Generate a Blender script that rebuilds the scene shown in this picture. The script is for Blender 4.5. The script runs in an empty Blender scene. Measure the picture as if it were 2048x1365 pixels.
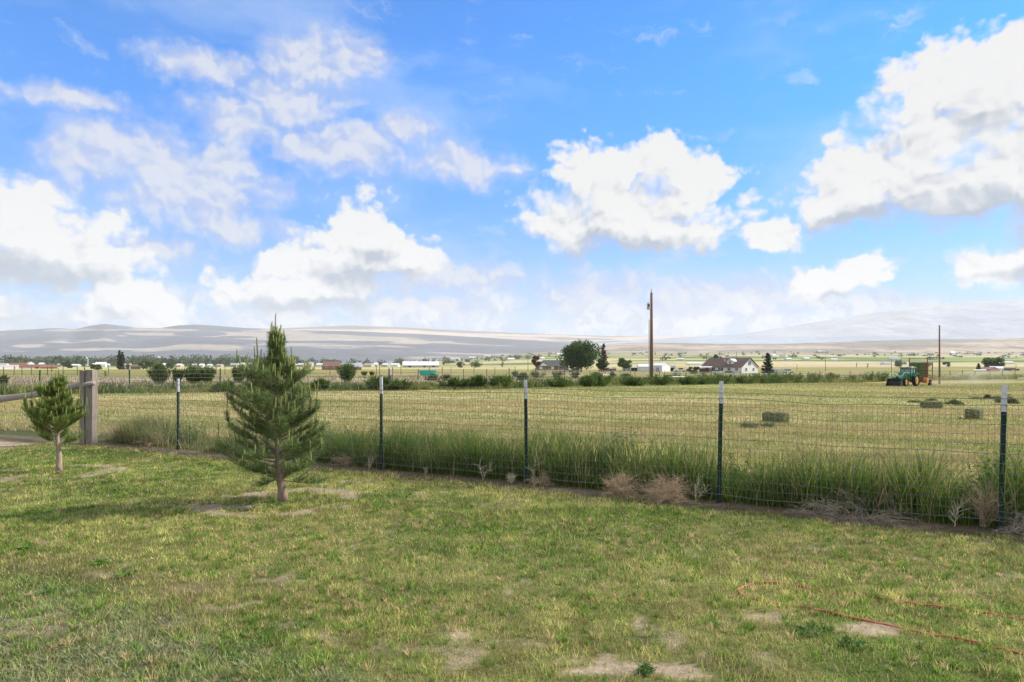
import bpy, bmesh, math, random
import numpy as np
from mathutils import Vector, Matrix
R = math.radians
sc = bpy.context.scene
COL = sc.collection
random.seed(7)
rng = np.random.default_rng(7)

# ------------------------------------------------------------------ camera
CAMH = 1.65; F = 1365.0; HZ = 728.0            # eye height, focal length and horizon row in photograph pixels
cam_d = bpy.data.cameras.new('camera'); cam = bpy.data.objects.new('camera', cam_d); COL.objects.link(cam)
cam.location = (0, 0, CAMH); cam.rotation_euler = (R(90), 0, 0)
cam_d.sensor_width = 36; cam_d.lens = 36 * F / 2048; cam_d.shift_y = (HZ - 682.5) / 2048
cam_d.clip_start = .05; cam_d.clip_end = 80000
sc.camera = cam

# ------------------------------------------------------------------ sun, sky, exposure
SUN_AZ = math.atan2(.955, .28); SUN_EL = R(36)   # azimuth clockwise from +Y
sd = bpy.data.lights.new('sun', 'SUN'); sd.energy = 4.6; sd.angle = R(2); sd.color = (1, .93, .82)
sun = bpy.data.objects.new('sun', sd); COL.objects.link(sun)
sv = Vector((math.sin(SUN_AZ) * math.cos(SUN_EL), math.cos(SUN_AZ) * math.cos(SUN_EL), math.sin(SUN_EL)))
sun.rotation_euler = sv.to_track_quat('Z', 'Y').to_euler(); sun.location = sv * 50
sc.view_settings.view_transform = 'Standard'; sc.view_settings.look = 'None'
sc.view_settings.exposure = .46; sc.view_settings.gamma = 1
sc.render.engine = 'CYCLES'
cy = sc.cycles
cy.max_bounces = 5; cy.diffuse_bounces = 2; cy.glossy_bounces = 2; cy.transmission_bounces = 4
cy.transparent_max_bounces = 12; cy.volume_bounces = 1; cy.use_denoising = True; cy.adaptive_threshold = .02
cy.caustics_reflective = False; cy.caustics_refractive = False
try: cy.denoiser = 'OPENIMAGEDENOISE'
except Exception: pass

class NT:
    """small helper for building node trees"""
    def __init__(s, nt): s.nt = nt
    def n(s, t, **kw):
        nd = s.nt.nodes.new(t)
        for k, v in kw.items(): setattr(nd, k, v)
        return nd
    def set(s, sock, v):
        if isinstance(v, bpy.types.NodeSocket): s.nt.links.new(v, sock)
        elif v is not None: sock.default_value = v
    def m(s, op, a, b=None, c=None, clamp=False):
        nd = s.n('ShaderNodeMath', operation=op, use_clamp=clamp)
        s.set(nd.inputs[0], a); s.set(nd.inputs[1], b); s.set(nd.inputs[2], c)
        return nd.outputs[0]
    def v(s, op, a, b=None, c=None):
        nd = s.n('ShaderNodeVectorMath', operation=op)
        s.set(nd.inputs[0], a); s.set(nd.inputs[1], b); s.set(nd.inputs[2], c)
        return nd.outputs['Value'] if op in ('LENGTH', 'DOT_PRODUCT', 'DISTANCE') else nd.outputs[0]
    def mix(s, f, a, b, bt='MIX'):
        nd = s.n('ShaderNodeMix', data_type='RGBA', blend_type=bt)
        s.set(nd.inputs[0], f); s.set(nd.inputs[6], a); s.set(nd.inputs[7], b)
        return nd.outputs[2]
    def ss(s, x, lo, hi, a=0., b=1.):
        nd = s.n('ShaderNodeMapRange', interpolation_type='SMOOTHSTEP')
        for i, q in enumerate((x, lo, hi, a, b)): s.set(nd.inputs[i], q)
        return nd.outputs[0]
    def noise(s, vec, scale, detail=4, rough=.5, out=0, dist=0., flat=False):
        nd = s.n('ShaderNodeTexNoise'); nd.noise_dimensions = '2D' if flat else '3D'; s.set(nd.inputs['Vector'], vec)
        nd.inputs['Scale'].default_value = scale; nd.inputs['Detail'].default_value = detail
        nd.inputs['Roughness'].default_value = rough; nd.inputs['Distortion'].default_value = dist
        return nd.outputs[out]
    def xyz(s, x, y, z=0.):
        nd = s.n('ShaderNodeCombineXYZ'); s.set(nd.inputs[0], x); s.set(nd.inputs[1], y); s.set(nd.inputs[2], z)
        return nd.outputs[0]

def c4(r, g, b): return (r, g, b, 1.)

# clouds: soft ellipses placed by direction (azimuth, tangent of elevation); noise gives them their billows
def dirp(px, py):
    a = (px - 1024) / F
    return math.atan(a), (HZ - py) / F / math.sqrt(1 + a * a)
CRISP = [(1960,165,175,90),(1850,185,85,62),(1905,265,165,85),(1800,340,150,75),(1715,395,110,55),(1920,380,260,70),(2080,330,170,140),
  (1190,352,92,60),(1335,325,66,52),(1385,375,58,62),(1260,425,190,75),(1135,455,80,62),(1340,470,110,45),
  (1640,562,85,34),(1725,540,70,34),(2000,530,95,40),(2060,505,60,45),(1565,468,62,30),
  (40,455,150,75),(140,500,105,62),(50,540,220,42),(245,590,75,42),(300,618,85,30),(200,630,80,22),
  (715,480,84,70),(795,515,62,46),(580,540,62,36),(610,590,150,36),(690,545,120,60),(15,625,70,30),
  (-250,400,180,90),(2350,300,240,110)]
SOFTC = [(250,300,125,58),(140,200,150,30),(930,330,120,40),(300,500,120,30),(900,560,160,40),(1450,600,160,40),(360,400,140,62),(470,340,80,50),(600,290,50,36),(610,130,95,78),(575,205,125,60),(705,115,62,52),(340,335,115,85),(430,370,135,85),(165,315,95,60),(690,300,120,52),(805,262,66,40),
  (440,455,130,36),(480,250,110,60),(400,130,120,36),(1180,590,150,40),(1350,625,90,28),(840,620,220,26),(1780,610,150,28),(540,640,120,20)]
SHADE = [(1270,508,200,34),(1190,470,60,26),(2000,430,270,62),(1720,432,110,20),(90,550,200,32),(150,500,50,22),(640,610,150,20),(740,560,110,30),(770,520,50,30),(270,632,110,16),(1660,588,90,14),(2020,550,90,16),(20,640,60,12)]
def field_group(name, blobs):
    g = bpy.data.node_groups.new(name, 'ShaderNodeTree')
    g.interface.new_socket('P', in_out='INPUT', socket_type='NodeSocketVector')
    g.interface.new_socket('F', in_out='OUTPUT', socket_type='NodeSocketFloat')
    t = NT(g); i = t.n('NodeGroupInput'); o = t.n('NodeGroupOutput'); acc = None
    for (px, py, rx, ry) in blobs:
        x, y = dirp(px, py); ax = rx / F * math.cos(x) ** 2; ay = ry / F * math.cos(x)
        l = t.v('LENGTH', t.v('MULTIPLY_ADD', i.outputs[0], (1 / ax, 1 / ay, 0), (-x / ax, -y / ay, 0)))
        acc = l if acc is None else t.m('SMOOTH_MIN', acc, l, .25)
    t.set(o.inputs[0], t.m('SUBTRACT', 1.25, acc))
    return g
w = bpy.data.worlds.new('World'); sc.world = w; w.use_nodes = True; w.node_tree.nodes.clear()
t = NT(w.node_tree)
sky = t.n('ShaderNodeTexSky', sky_type='NISHITA'); sky.sun_disc = False
sky.sun_elevation = SUN_EL; sky.sun_rotation = SUN_AZ; sky.altitude = 1600; sky.air_density = 1.0; sky.dust_density = .4; sky.ozone_density = 2.5
tc = t.n('ShaderNodeTexCoord'); sx = t.n('ShaderNodeSeparateXYZ'); t.set(sx.inputs[0], tc.outputs['Generated'])
X, Y, Z = sx.outputs
az = t.m('ARCTAN2', X, Y); hyp = t.m('SQRT', t.m('ADD', t.m('MULTIPLY', X, X), t.m('MULTIPLY', Y, Y)))
el = t.m('DIVIDE', Z, t.m('MAXIMUM', hyp, .05))
P0 = t.xyz(az, el)
wn = t.noise(P0, 9, 5, .58, 1, flat=True)
P1 = t.v('MULTIPLY_ADD', t.v('SUBTRACT', wn, (.5, .5, .5)), (.07, .05, 0), P0)
wn2 = t.noise(P0, 38, 3, .6, 1, flat=True)
P1 = t.v('MULTIPLY_ADD', t.v('SUBTRACT', wn2, (.5, .5, .5)), (.022, .022, 0), P1)
gc = field_group('cumulus', CRISP); gs = field_group('soft clouds', SOFTC); gh = field_group('cloud bases', SHADE)
def fld(g, p):
    nd = t.n('ShaderNodeGroup'); nd.node_tree = g; t.set(nd.inputs[0], p); return nd.outputs[0]
def puffs(p):
    """round billows of three sizes"""
    acc = None
    for sc_, k in ((16, .42), (34, .30), (75, .16)):
        v_ = t.n('ShaderNodeTexVoronoi', feature='SMOOTH_F1', voronoi_dimensions='2D'); v_.inputs['Scale'].default_value = sc_; v_.inputs['Smoothness'].default_value = .35; t.set(v_.inputs['Vector'], p)
        q = t.m('MULTIPLY', t.m('SUBTRACT', .55, v_.outputs['Distance']), k * 2); acc = q if acc is None else t.m('ADD', acc, q)
    return acc
bn = t.noise(P0, 22, 5, .6, flat=True)
P2 = t.v('MULTIPLY_ADD', t.v('SUBTRACT', wn, (.5, .5, .5)), (.05, .045, 0), t.v('MULTIPLY_ADD', t.v('SUBTRACT', wn2, (.5, .5, .5)), (.012, .012, 0), P0))
P2 = t.v('MULTIPLY', P2, (1, 1.15, 0))
pf = puffs(P2); pf2 = puffs(t.v('ADD', P2, (.006, .012, 0)))
F1 = fld(gc, P1); F2 = fld(gc, t.v('ADD', P1, (.018, .05, 0)))
grad = t.m('SUBTRACT', F1, F2)                                          # positive on bases, negative on the sunlit tops
Fb = t.m('ADD', t.m('MULTIPLY_ADD', t.m('SUBTRACT', bn, .5), .7, F1), t.m('MULTIPLY', pf, .85))
wid = t.ss(grad, -.5, .4, 1.15, .46)
aC = t.ss(Fb, .04, t.m('ADD', .04, wid))
lit = t.m('ADD', t.m('MULTIPLY', grad, .5), t.m('MULTIPLY', t.m('SUBTRACT', pf, pf2), 1.1))
lit = t.m('ADD', lit, .86); lit = t.m('MULTIPLY_ADD', t.ss(t.m('MULTIPLY_ADD', pf, .5, fld(gh, P1)), -.15, 1.3), -.95, lit); lit = t.ss(lit, -.15, 1.1)
cC = t.mix(lit, c4(.38, .45, .57), c4(.86, .86, .87))
low = t.ss(el, .28, .02); low = t.m('MULTIPLY_ADD', low, .1, 1.)
cC = t.mix(1., cC, t.xyz(low, low, low), 'MULTIPLY')
FS = t.m('ADD', t.m('MULTIPLY_ADD', t.m('SUBTRACT', bn, .5), .9, fld(gs, P1)), t.m('MULTIPLY', pf, .45))
aS = t.m('MULTIPLY', t.ss(FS, -.1, 1.0), .88)
cS = t.mix(t.ss(t.m('MULTIPLY_ADD', t.m('SUBTRACT', pf, pf2), 1.6, FS), .1, 1.5), c4(.46, .56, .84), c4(.74, .76, .84))
# thin high streaks
st = t.noise(t.v('MULTIPLY', t.v('MULTIPLY_ADD', wn, (.12, .04, 0), P0), (1, 2.6, 1)), 2.6, 5, .55, flat=True)
aT = t.m('MULTIPLY', t.ss(st, .42, .8), .42)
# pale band of low clouds on the horizon
lowf = t.ss(el, .0, .16, 1., 0.)
ln = t.noise(t.v('MULTIPLY', P1, (1, 2.4, 1)), 11, 5, .62, flat=True)
aL = t.m('MULTIPLY', t.ss(t.m('MULTIPLY_ADD', lowf, .55, ln), .56, 1.02), .90)
cL = t.mix(t.ss(t.noise(P1, 30, 3, .6, flat=True), .35, .65), c4(.50, .60, .80), c4(.86, .88, .92))
base = t.mix(1., sky.outputs[0], t.mix(t.ss(el, .05, .42), c4(.34, .82, 1.4), c4(.22, 1.20, 2.05)), 'MULTIPLY')
K = 7.3                                                                # background strength is .1
def up(c): return t.mix(1., c, c4(K, K, K), 'MULTIPLY')
col = t.mix(t.ss(el, .0, .24, .75, 0.), base, up(c4(.40, .62, .88)))
col = t.mix(aT, col, up(c4(.62, .76, .98)))
col = t.mix(aS, col, up(cS))
col = t.mix(aL, col, up(cL))
col = t.mix(aC, col, up(cC))
# unseen white cloud behind and above the viewer, added to whiten the ambient light
aB = t.m('MAXIMUM', t.ss(t.m('ABSOLUTE', az), .85, 1.4), t.ss(el, .75, 1.4))
aB = t.m('MULTIPLY', aB, t.ss(t.noise(tc.outputs['Generated'], 2.2, 4, .6), .3, .6, .35, .9))
col = t.mix(aB, col, up(c4(.97, .95, .93)))
bg = t.n('ShaderNodeBackground'); t.set(bg.inputs[0], col); bg.inputs[1].default_value = .1
wo = t.n('ShaderNodeOutputWorld'); t.set(wo.inputs[0], bg.outputs[0])
try: w.cycles.sampling_method = 'MANUAL'; w.cycles.sample_map_resolution = 512
except Exception: pass

# ------------------------------------------------------------------ helpers
def sst(x, a, b):
    q = np.clip((np.asarray(x, float) - a) / (b - a), 0, 1); return q * q * (3 - 2 * q)
_perm = np.random.default_rng(3).random((256, 256))
def vnoise(x, y):
    xi = np.floor(x).astype(int); yi = np.floor(y).astype(int); fx = x - xi; fy = y - yi
    fx = fx * fx * (3 - 2 * fx); fy = fy * fy * (3 - 2 * fy)
    g = lambda a, b: _perm[a & 255, b & 255]
    return (g(xi, yi) * (1 - fx) + g(xi + 1, yi) * fx) * (1 - fy) + (g(xi, yi + 1) * (1 - fx) + g(xi + 1, yi + 1) * fx) * fy
def fbm(x, y, o=4):
    x = np.asarray(x, float); y = np.asarray(y, float); s = 0; a = .5; n = 0
    for i in range(o):
        s = s + a * vnoise(x, y); n += a; x = x * 2.03 + 17.1; y = y * 2.03 + 9.7; a *= .5
    return s / n
def zg(X, Y):
    """height of the ground"""
    X = np.asarray(X, float); Y = np.asarray(Y, float)
    a = X / np.maximum(Y, 8)
    q = (Y * (.45 + 1.1 * np.clip(a, 0, .9)) - 12) / 120; q = np.where(q < 1, q, 1); q = .5 * (q + np.sqrt(q * q + .003)); z = -2.0 * q
                                               # rises on the centre and the right, far off
    z = z + 62 * sst(a, -.22, .1) * np.clip((Y - 650) / 2900, 0, 1.3) ** 1.2
    z = z + .05 * (fbm(X * .25 + 3, Y * .25, 3) - .5) * sst(Y, 1, 4) * sst(Y, 400, 100)
    return z
def zf(X, Y): return float(zg(X, Y))
def gp(px, py, lift=0.):
    """the point of the ground a photograph pixel looks at"""
    a = (px - 1024) / F; s = (HZ - py) / F
    lo = 1.0; d = 2.0
    while d < 6000:
        if CAMH + s * d < zf(a * d, d): break
        lo = d; d *= 1.03
    hi = d
    for _ in range(30):
        m = (lo + hi) / 2
        if CAMH + s * m < zf(a * m, m): hi = m
        else: lo = m
    return Vector((a * hi, hi, zf(a * hi, hi) + lift))
def at(px, D, py=None):
    """point in column px at distance D; on the ground, or at the height row py looks at"""
    a = (px - 1024) / F
    return Vector((a * D, D, zf(a * D, D) if py is None else CAMH + (HZ - py) / F * D))

LANDMARKS = [(-10, 'the left edge of the photo'), (70, 'the long red roofed barn'), (135, 'the round dark tree by the barn'), (173, 'the white church tower'), (242, 'the twin dark spires'), (293, 'the broad olive tree'), (341, 'the pale green tree'), (395, 'the double willow bush'), (475, 'the bush beside the pine'), (555, 'the big pine top'), (655, 'the orange gabled house'), (697, 'the large rounded bush'),
  (781, 'the meter cabinet'), (856, 'the turquoise tank'), (950, 'the pale trees'), (1005, 'the small lone round tree'), (1056, 'the thin far pole'), (1072, 'the reddish tree'), (1104, 'the brick farmhouse'), (1163, 'the big cottonwood'), (1207, 'the half brown spruce'), (1249, 'the small shade tree'), (1303, 'the utility pole'), (1345, 'the metal barn'), (1387, 'the dark garden bush'), (1420, 'the carport'),
  (1468, 'the white farmhouse'), (1535, 'the farmhouse spruce'), (1577, 'the parked white car'), (1651, 'the lone pole far right'), (1714, 'the tiny upright far tree'), (1735, 'the tiny round far tree'), (1808, 'the tractor'), (1879, 'the bare tall pole'), (1957, 'the short dark spruce'), (1988, 'the wide dome tree'), (2036, 'the right hand farmstead')]
_used = set()
def place_label(base, px):
    """the base words plus where the thing stands against the nearest landmarks; never the same twice"""
    for lx, nm in sorted(LANDMARKS, key=lambda q: abs(q[0] - px))[:4]:
        d = px - lx; w_ = 'in line with' if abs(d) < 6 else (('just ' if abs(d) < 20 else 'well ') + ('right of ' if d > 0 else 'left of ')).strip()
        l = base + ' ' + w_ + ' ' + nm
        if l not in _used: break
    _used.add(l); return l
def tag(o, label=None, cat=None, group=None, kind=None):
    if label: o['label'] = label
    if cat: o['category'] = cat
    if group: o['group'] = group
    if kind: o['kind'] = kind
    return o
def empty(name, loc=(0, 0, 0), rz=0., **kw):
    o = bpy.data.objects.new(name, None); COL.objects.link(o); o.location = loc; o.rotation_euler = (0, 0, rz)
    o.empty_display_size = .1
    return tag(o, **kw)
def npmesh(name, V, faces, material, parent=None, cols=None, smooth=False, k=3, mats=None):
    """mesh from numpy arrays: V (n,3), faces (m,k) all of k corners"""
    me = bpy.data.meshes.new(name); V = np.asarray(V, np.float32); faces = np.asarray(faces, np.int32); k = faces.shape[1]
    me.vertices.add(len(V)); me.vertices.foreach_set('co', V.ravel())
    me.loops.add(faces.size); me.loops.foreach_set('vertex_index', faces.ravel())
    me.polygons.add(len(faces)); me.polygons.foreach_set('loop_start', np.arange(0, faces.size, k, dtype=np.int32))
    me.polygons.foreach_set('loop_total', np.full(len(faces), k, np.int32))
    if smooth: me.polygons.foreach_set('use_smooth', np.ones(len(faces), bool))
    if cols is not None:
        at_ = me.color_attributes.new('Col', 'FLOAT_COLOR', 'POINT')
        c = np.ones((len(V), 4), np.float32); c[:, :3] = cols; at_.data.foreach_set('color', c.ravel())
    for m_ in (mats or [material]): me.materials.append(m_)
    me.update(calc_edges=True)
    o = bpy.data.objects.new(name, me); COL.objects.link(o); o.parent = parent
    return o
class MB:
    """collects shapes and links them as ONE mesh object"""
    def __init__(s): s.v = []; s.f = []
    def add(s, vs, fs):
        b = len(s.v); s.v += [tuple(p) for p in vs]; s.f += [tuple(b + i for i in f) for f in fs]; return s
    def box(s, c, d, rz=0., rot=None, taper=1.):
        hx, hy, hz = d[0] / 2, d[1] / 2, d[2] / 2; vs = []
        M = rot if rot is not None else Matrix.Rotation(rz, 3, 'Z')
        for z, q in ((-hz, 1), (hz, taper)):
            for x, y in ((-hx, -hy), (hx, -hy), (hx, hy), (-hx, hy)):
                vs.append(M @ Vector((x * q, y * q, z)) + Vector(c))
        return s.add(vs, [(0, 3, 2, 1), (4, 5, 6, 7), (0, 1, 5, 4), (1, 2, 6, 5), (2, 3, 7, 6), (3, 0, 4, 7)])
    def tube(s, pts, r, n=8, cap=True):
        pts = [Vector(p) for p in pts]; rs = r if isinstance(r, (list, tuple)) else [r] * len(pts)
        b = len(s.v); up = None
        for i, p in enumerate(pts):
            d = (pts[min(i + 1, len(pts) - 1)] - pts[max(i - 1, 0)]).normalized()
            if up is None: up = d.cross(Vector((0, 0, 1)) if abs(d.z) < .9 else Vector((1, 0, 0))).normalized()
            else: up = (up - d * up.dot(d)).normalized()
            sd_ = d.cross(up)
            for k in range(n):
                a = 2 * math.pi * k / n; s.v.append(tuple(p + (up * math.cos(a) + sd_ * math.sin(a)) * rs[i]))
        for i in range(len(pts) - 1):
            for k in range(n):
                s.f.append((b + i * n + k, b + i * n + (k + 1) % n, b + (i + 1) * n + (k + 1) % n, b + (i + 1) * n + k))
        if cap:
            s.f.append(tuple(b + k for k in range(n))[::-1]); s.f.append(tuple(b + (len(pts) - 1) * n + k for k in range(n)))
        return s
    def prism(s, prof, y0, y1, M=None):
        """profile in (x, z) run from y0 to y1"""
        n = len(prof); vs = [Vector((x, y0, z)) for x, z in prof] + [Vector((x, y1, z)) for x, z in prof]
        if M is not None: vs = [M @ p for p in vs]
        return s.add(vs, [tuple(range(n)), tuple(range(n, 2 * n))[::-1]] + [(i, n + i, n + (i + 1) % n, (i + 1) % n) for i in range(n)])
    def build(s, name, material, parent=None, smooth=False, loc=None, rz=None, bevel=0.):
        me = bpy.data.meshes.new(name); me.from_pydata(s.v, [], s.f); me.materials.append(material)
        if smooth: me.polygons.foreach_set('use_smooth', np.ones(len(me.polygons), bool))
        me.update(); o = bpy.data.objects.new(name, me); COL.objects.link(o); o.parent = parent
        if loc is not None: o.location = loc
        if rz is not None: o.rotation_euler = (0, 0, rz)
        if bevel:
            bm_ = bmesh.new(); bm_.from_mesh(me)
            bmesh.ops.recalc_face_normals(bm_, faces=bm_.faces)
            bmesh.ops.bevel(bm_, geom=bm_.edges[:], offset=bevel, segments=2, affect='EDGES', profile=.5)
            bm_.to_mesh(me); bm_.free()
        return o
def copy_tree(o, parent=None):
    c = o.copy(); COL.objects.link(c); c.parent = parent
    for ch in list(o.children): copy_tree(ch, c)
    return c

# ------------------------------------------------------------------ materials
def mat(name, col=(.5, .5, .5), rough=.8, var=.25, scale=6., col2=None, bump=0., metallic=0., trans=0., attr=False, stretch=None, spec=.3, detail=5, coords='Object', fine=None):
    m_ = bpy.data.materials.new(name); m_.use_nodes = True; m_.node_tree.nodes.clear(); t = NT(m_.node_tree)
    tc = t.n('ShaderNodeTexCoord'); p = tc.outputs[coords]
    if coords == 'World': pass
    if stretch: p = t.v('MULTIPLY', p, stretch)
    nz = t.noise(p, scale, detail, .6)
    if attr:
        a = t.n('ShaderNodeAttribute'); a.attribute_name = 'Col'; base = a.outputs['Color']
    else: base = c4(*col)
    if col2 is not None: c = t.mix(t.ss(nz, .35, .65), base, c4(*col2))
    else: c = base
    k = t.ss(nz, .2, .8, 1 - var, 1 + var)
    if fine:
        k = t.m('MULTIPLY', k, t.ss(t.noise(p, fine[0], 4, .7), .25, .75, 1 - fine[1], 1 + fine[1]))
    c = t.mix(1., c, t.xyz(k, k, k), 'MULTIPLY')
    b = t.n('ShaderNodeBsdfPrincipled'); t.set(b.inputs['Base Color'], c)
    b.inputs['Roughness'].default_value = rough; b.inputs['Metallic'].default_value = metallic
    b.inputs['Specular IOR Level'].default_value = spec
    if bump:
        bp = t.n('ShaderNodeBump'); bp.inputs['Strength'].default_value = bump; bp.inputs['Distance'].default_value = .02
        t.set(bp.inputs['Height'], nz); t.set(b.inputs['Normal'], bp.outputs[0])
    out = b.outputs[0]
    if trans:
        tr = t.n('ShaderNodeBsdfTranslucent'); t.set(tr.inputs[0], c)
        mx = t.n('ShaderNodeMixShader'); mx.inputs[0].default_value = trans; t.set(mx.inputs[1], out); t.set(mx.inputs[2], tr.outputs[0]); out = mx.outputs[0]
    o = t.n('ShaderNodeOutputMaterial'); t.set(o.inputs[0], out)
    return m_
def ground_mat():
    m_ = bpy.data.materials.new('ground cover'); m_.use_nodes = True; m_.node_tree.nodes.clear(); t = NT(m_.node_tree)
    g = t.n('ShaderNodeNewGeometry'); p = g.outputs['Position']
    a = t.n('ShaderNodeAttribute'); a.attribute_name = 'Col'
    cd = t.v('LENGTH', p)
    n1 = t.noise(p, 3.1, 6, .65); n2 = t.noise(p, 24, 4, .7); n3 = t.noise(t.v('MULTIPLY', p, (.25, 1, 1)), .35, 6, .6)
    k = t.m('MULTIPLY', t.ss(n1, .25, .75, .80, 1.2), t.ss(n2, .25, .75, .72, 1.28))
    k = t.m('MULTIPLY', k, t.ss(n3, .25, .75, .86, 1.14))
    n4 = t.noise(t.v('MULTIPLY', p, (.004, .012, .01)), 1., 7, .62)
    k = t.m('MULTIPLY', k, t.m('ADD', 1., t.m('MULTIPLY', t.m('SUBTRACT', n4, .5), t.ss(cd, 60, 500, .0, .9))))
    c = t.mix(1., a.outputs['Color'], t.xyz(k, k, k), 'MULTIPLY')
    b = t.n('ShaderNodeBsdfPrincipled'); t.set(b.inputs['Base Color'], c); b.inputs['Roughness'].default_value = .95; b.inputs['Specular IOR Level'].default_value = .1
    bp = t.n('ShaderNodeBump'); bp.inputs['Strength'].default_value = .5; bp.inputs['Distance'].default_value = .05
    t.set(bp.inputs['Height'], t.m('ADD', n1, t.m('MULTIPLY', n2, .5))); t.set(b.inputs['Normal'], bp.outputs[0])
    o = t.n('ShaderNodeOutputMaterial'); t.set(o.inputs[0], b.outputs[0])
    return m_

# ------------------------------------------------------------------ the lie of the land
FP0 = Vector((-8.80, 14.50)); FP1 = Vector((4.93, 6.87)); FD = (FP1 - FP0).normalized(); FN = Vector((-FD.y, FD.x))   # fence line, normal away from the viewer
if FN.y < 0: FN = -FN
def fdist(X, Y): return (X - FP0.x) * FN.x + (Y - FP0.y) * FN.y
LP0 = Vector((-8.80, 14.50)); LP1 = Vector((-15.5, 17.6)); LD = (LP1 - LP0).normalized(); LN = Vector((LD.y, -LD.x))
if LN.y < 0: LN = -LN
def ldist(X, Y): return (X - LP0.x) * LN.x + (Y - LP0.y) * LN.y
def outside(X, Y):
    """signed distance beyond whichever run of fence stands in that column"""
    return np.where(np.asarray(X) > -8.80, fdist(X, Y), ldist(X, Y))
P1 = gp(565, 1003); P2 = gp(118, 943)
def srgb(r, g, b): return tuple(((v / 255) / 12.92 if v / 255 < .04045 else ((v / 255 + .055) / 1.055) ** 2.4) for v in (r, g, b))
def lerp(a, b, f): return a + (b - a) * f[..., None]
SOIL = np.array((.34, .265, .185)); SOIL2 = np.array((.22, .165, .12))
G_GREEN = np.array((.145, .225, .042)); G_DRY = np.array((.33, .345, .11)); G_BLUE = np.array((.20, .225, .105)); G_DARK = np.array((.062, .105, .022))
_bare = [(1250,1342,120,10,.9),(1385,1358,50,12,.9),(1690,1258,110,14,.9),(1540,1235,55,12,.75),(1330,1272,45,16,.35),(850,1300,90,9,.45),(1440,1245,60,10,.5),(80,1260,90,16,.5),(1050,1285,70,8,.3),
  (250,1150,130,7,.35),(380,1180,60,7,.3),(1000,1010,60,5,.3),(1120,1320,40,8,.5),(30,1250,50,20,.55),(250,1270,40,8,.5),(370,1290,50,10,.5)]
_bare = [(gp(a, b), gp(a + c, b), gp(a, b + d), e) for a, b, c, d, e in _bare]
def bare(X, Y):
    """how bare the lawn is, 0 to 1"""
    s = np.zeros(np.shape(X)); n = fbm(X * 3.4 + 5, Y * 3.4, 5) - .5
    for c, e, f, k in _bare:
        q = ((X - c.x) / abs(e.x - c.x)) ** 2 + ((Y - c.y) / abs(f.y - c.y)) ** 2
        s = np.maximum(s, k * sst(1.4 - q + n * 4.6, 0, 1.))
    for p, ro, k in ((P1, 1.02, .85), (P2, .95, .7)):                    # worn rings round the two pines
        d = np.hypot((X - p.x) * .92, (Y - p.y) * 1.1) / ro
        ring = sst(d, 1.2, .75) * sst(d, .35, .8)
        s = np.maximum(s, k * sst(ring + n * 3.2, .55, 1.15))
    q = sst(X, -9.6, -10.4) * sst(ldist(X, Y), -2.0, -1.3) * sst(ldist(X, Y), .5, .1)
    s = np.maximum(s, q)
    return np.clip(s, 0, 1)
def lawn_color(X, Y):
    n1 = fbm(X * .55 + 11, Y * .8, 4); n2 = fbm(X * 2.6, Y * 2.6 + 4, 3)
    f = sst(n1 * .6 + n2 * .4, .33, .62)
    c = lerp(np.broadcast_to(G_GREEN, np.shape(X) + (3,)), G_DRY, f)
    tr = np.sin((X * .35 + Y) * 2.2 + 3 * n1)                            # mower stripes and tyre tracks, faint
    c = c * (1 + .10 * tr[..., None])
    px = 1024 + X / np.maximum(Y, .5) * F; py = HZ + CAMH * F / np.maximum(Y, .5)
    b = sst(py - .28 * px + 90 * (n1 - .5), 1090, 1200)                  # greyish weeds near left corner
    c = lerp(c, G_BLUE * (.8 + .5 * n2[..., None]), b * .85)
    sh = sst(np.abs(Y + .25 * X - 4.6 + 1.2 * (n1 - .5)), .5, .1) * sst(X, -.6, -1.4) * .6   # dry wheel track
    c = lerp(c, np.array((.27, .22, .10)), sh * .7)
    return c, b
def field_color(X, Y):
    n1 = fbm(X * .12, Y * .22 + 8, 4); n2 = fbm(X * .9 + 3, Y * 1.6, 4); row = fbm((X * .86 - Y * .5) * .05, (X * .5 + Y * .86) * 1.1, 3)
    f = sst(n1 * .45 + n2 * .3 + row * .25, .40, .60)
    c = lerp(np.broadcast_to(np.array((.235, .26, .07)), np.shape(X) + (3,)), np.array((.44, .37, .175)), f)
    c = lerp(c, np.array((.17, .24, .04)), sst(Y + .4 * X, 34, 60) * .45 * sst(n1, .4, .6))
    return c
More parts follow.
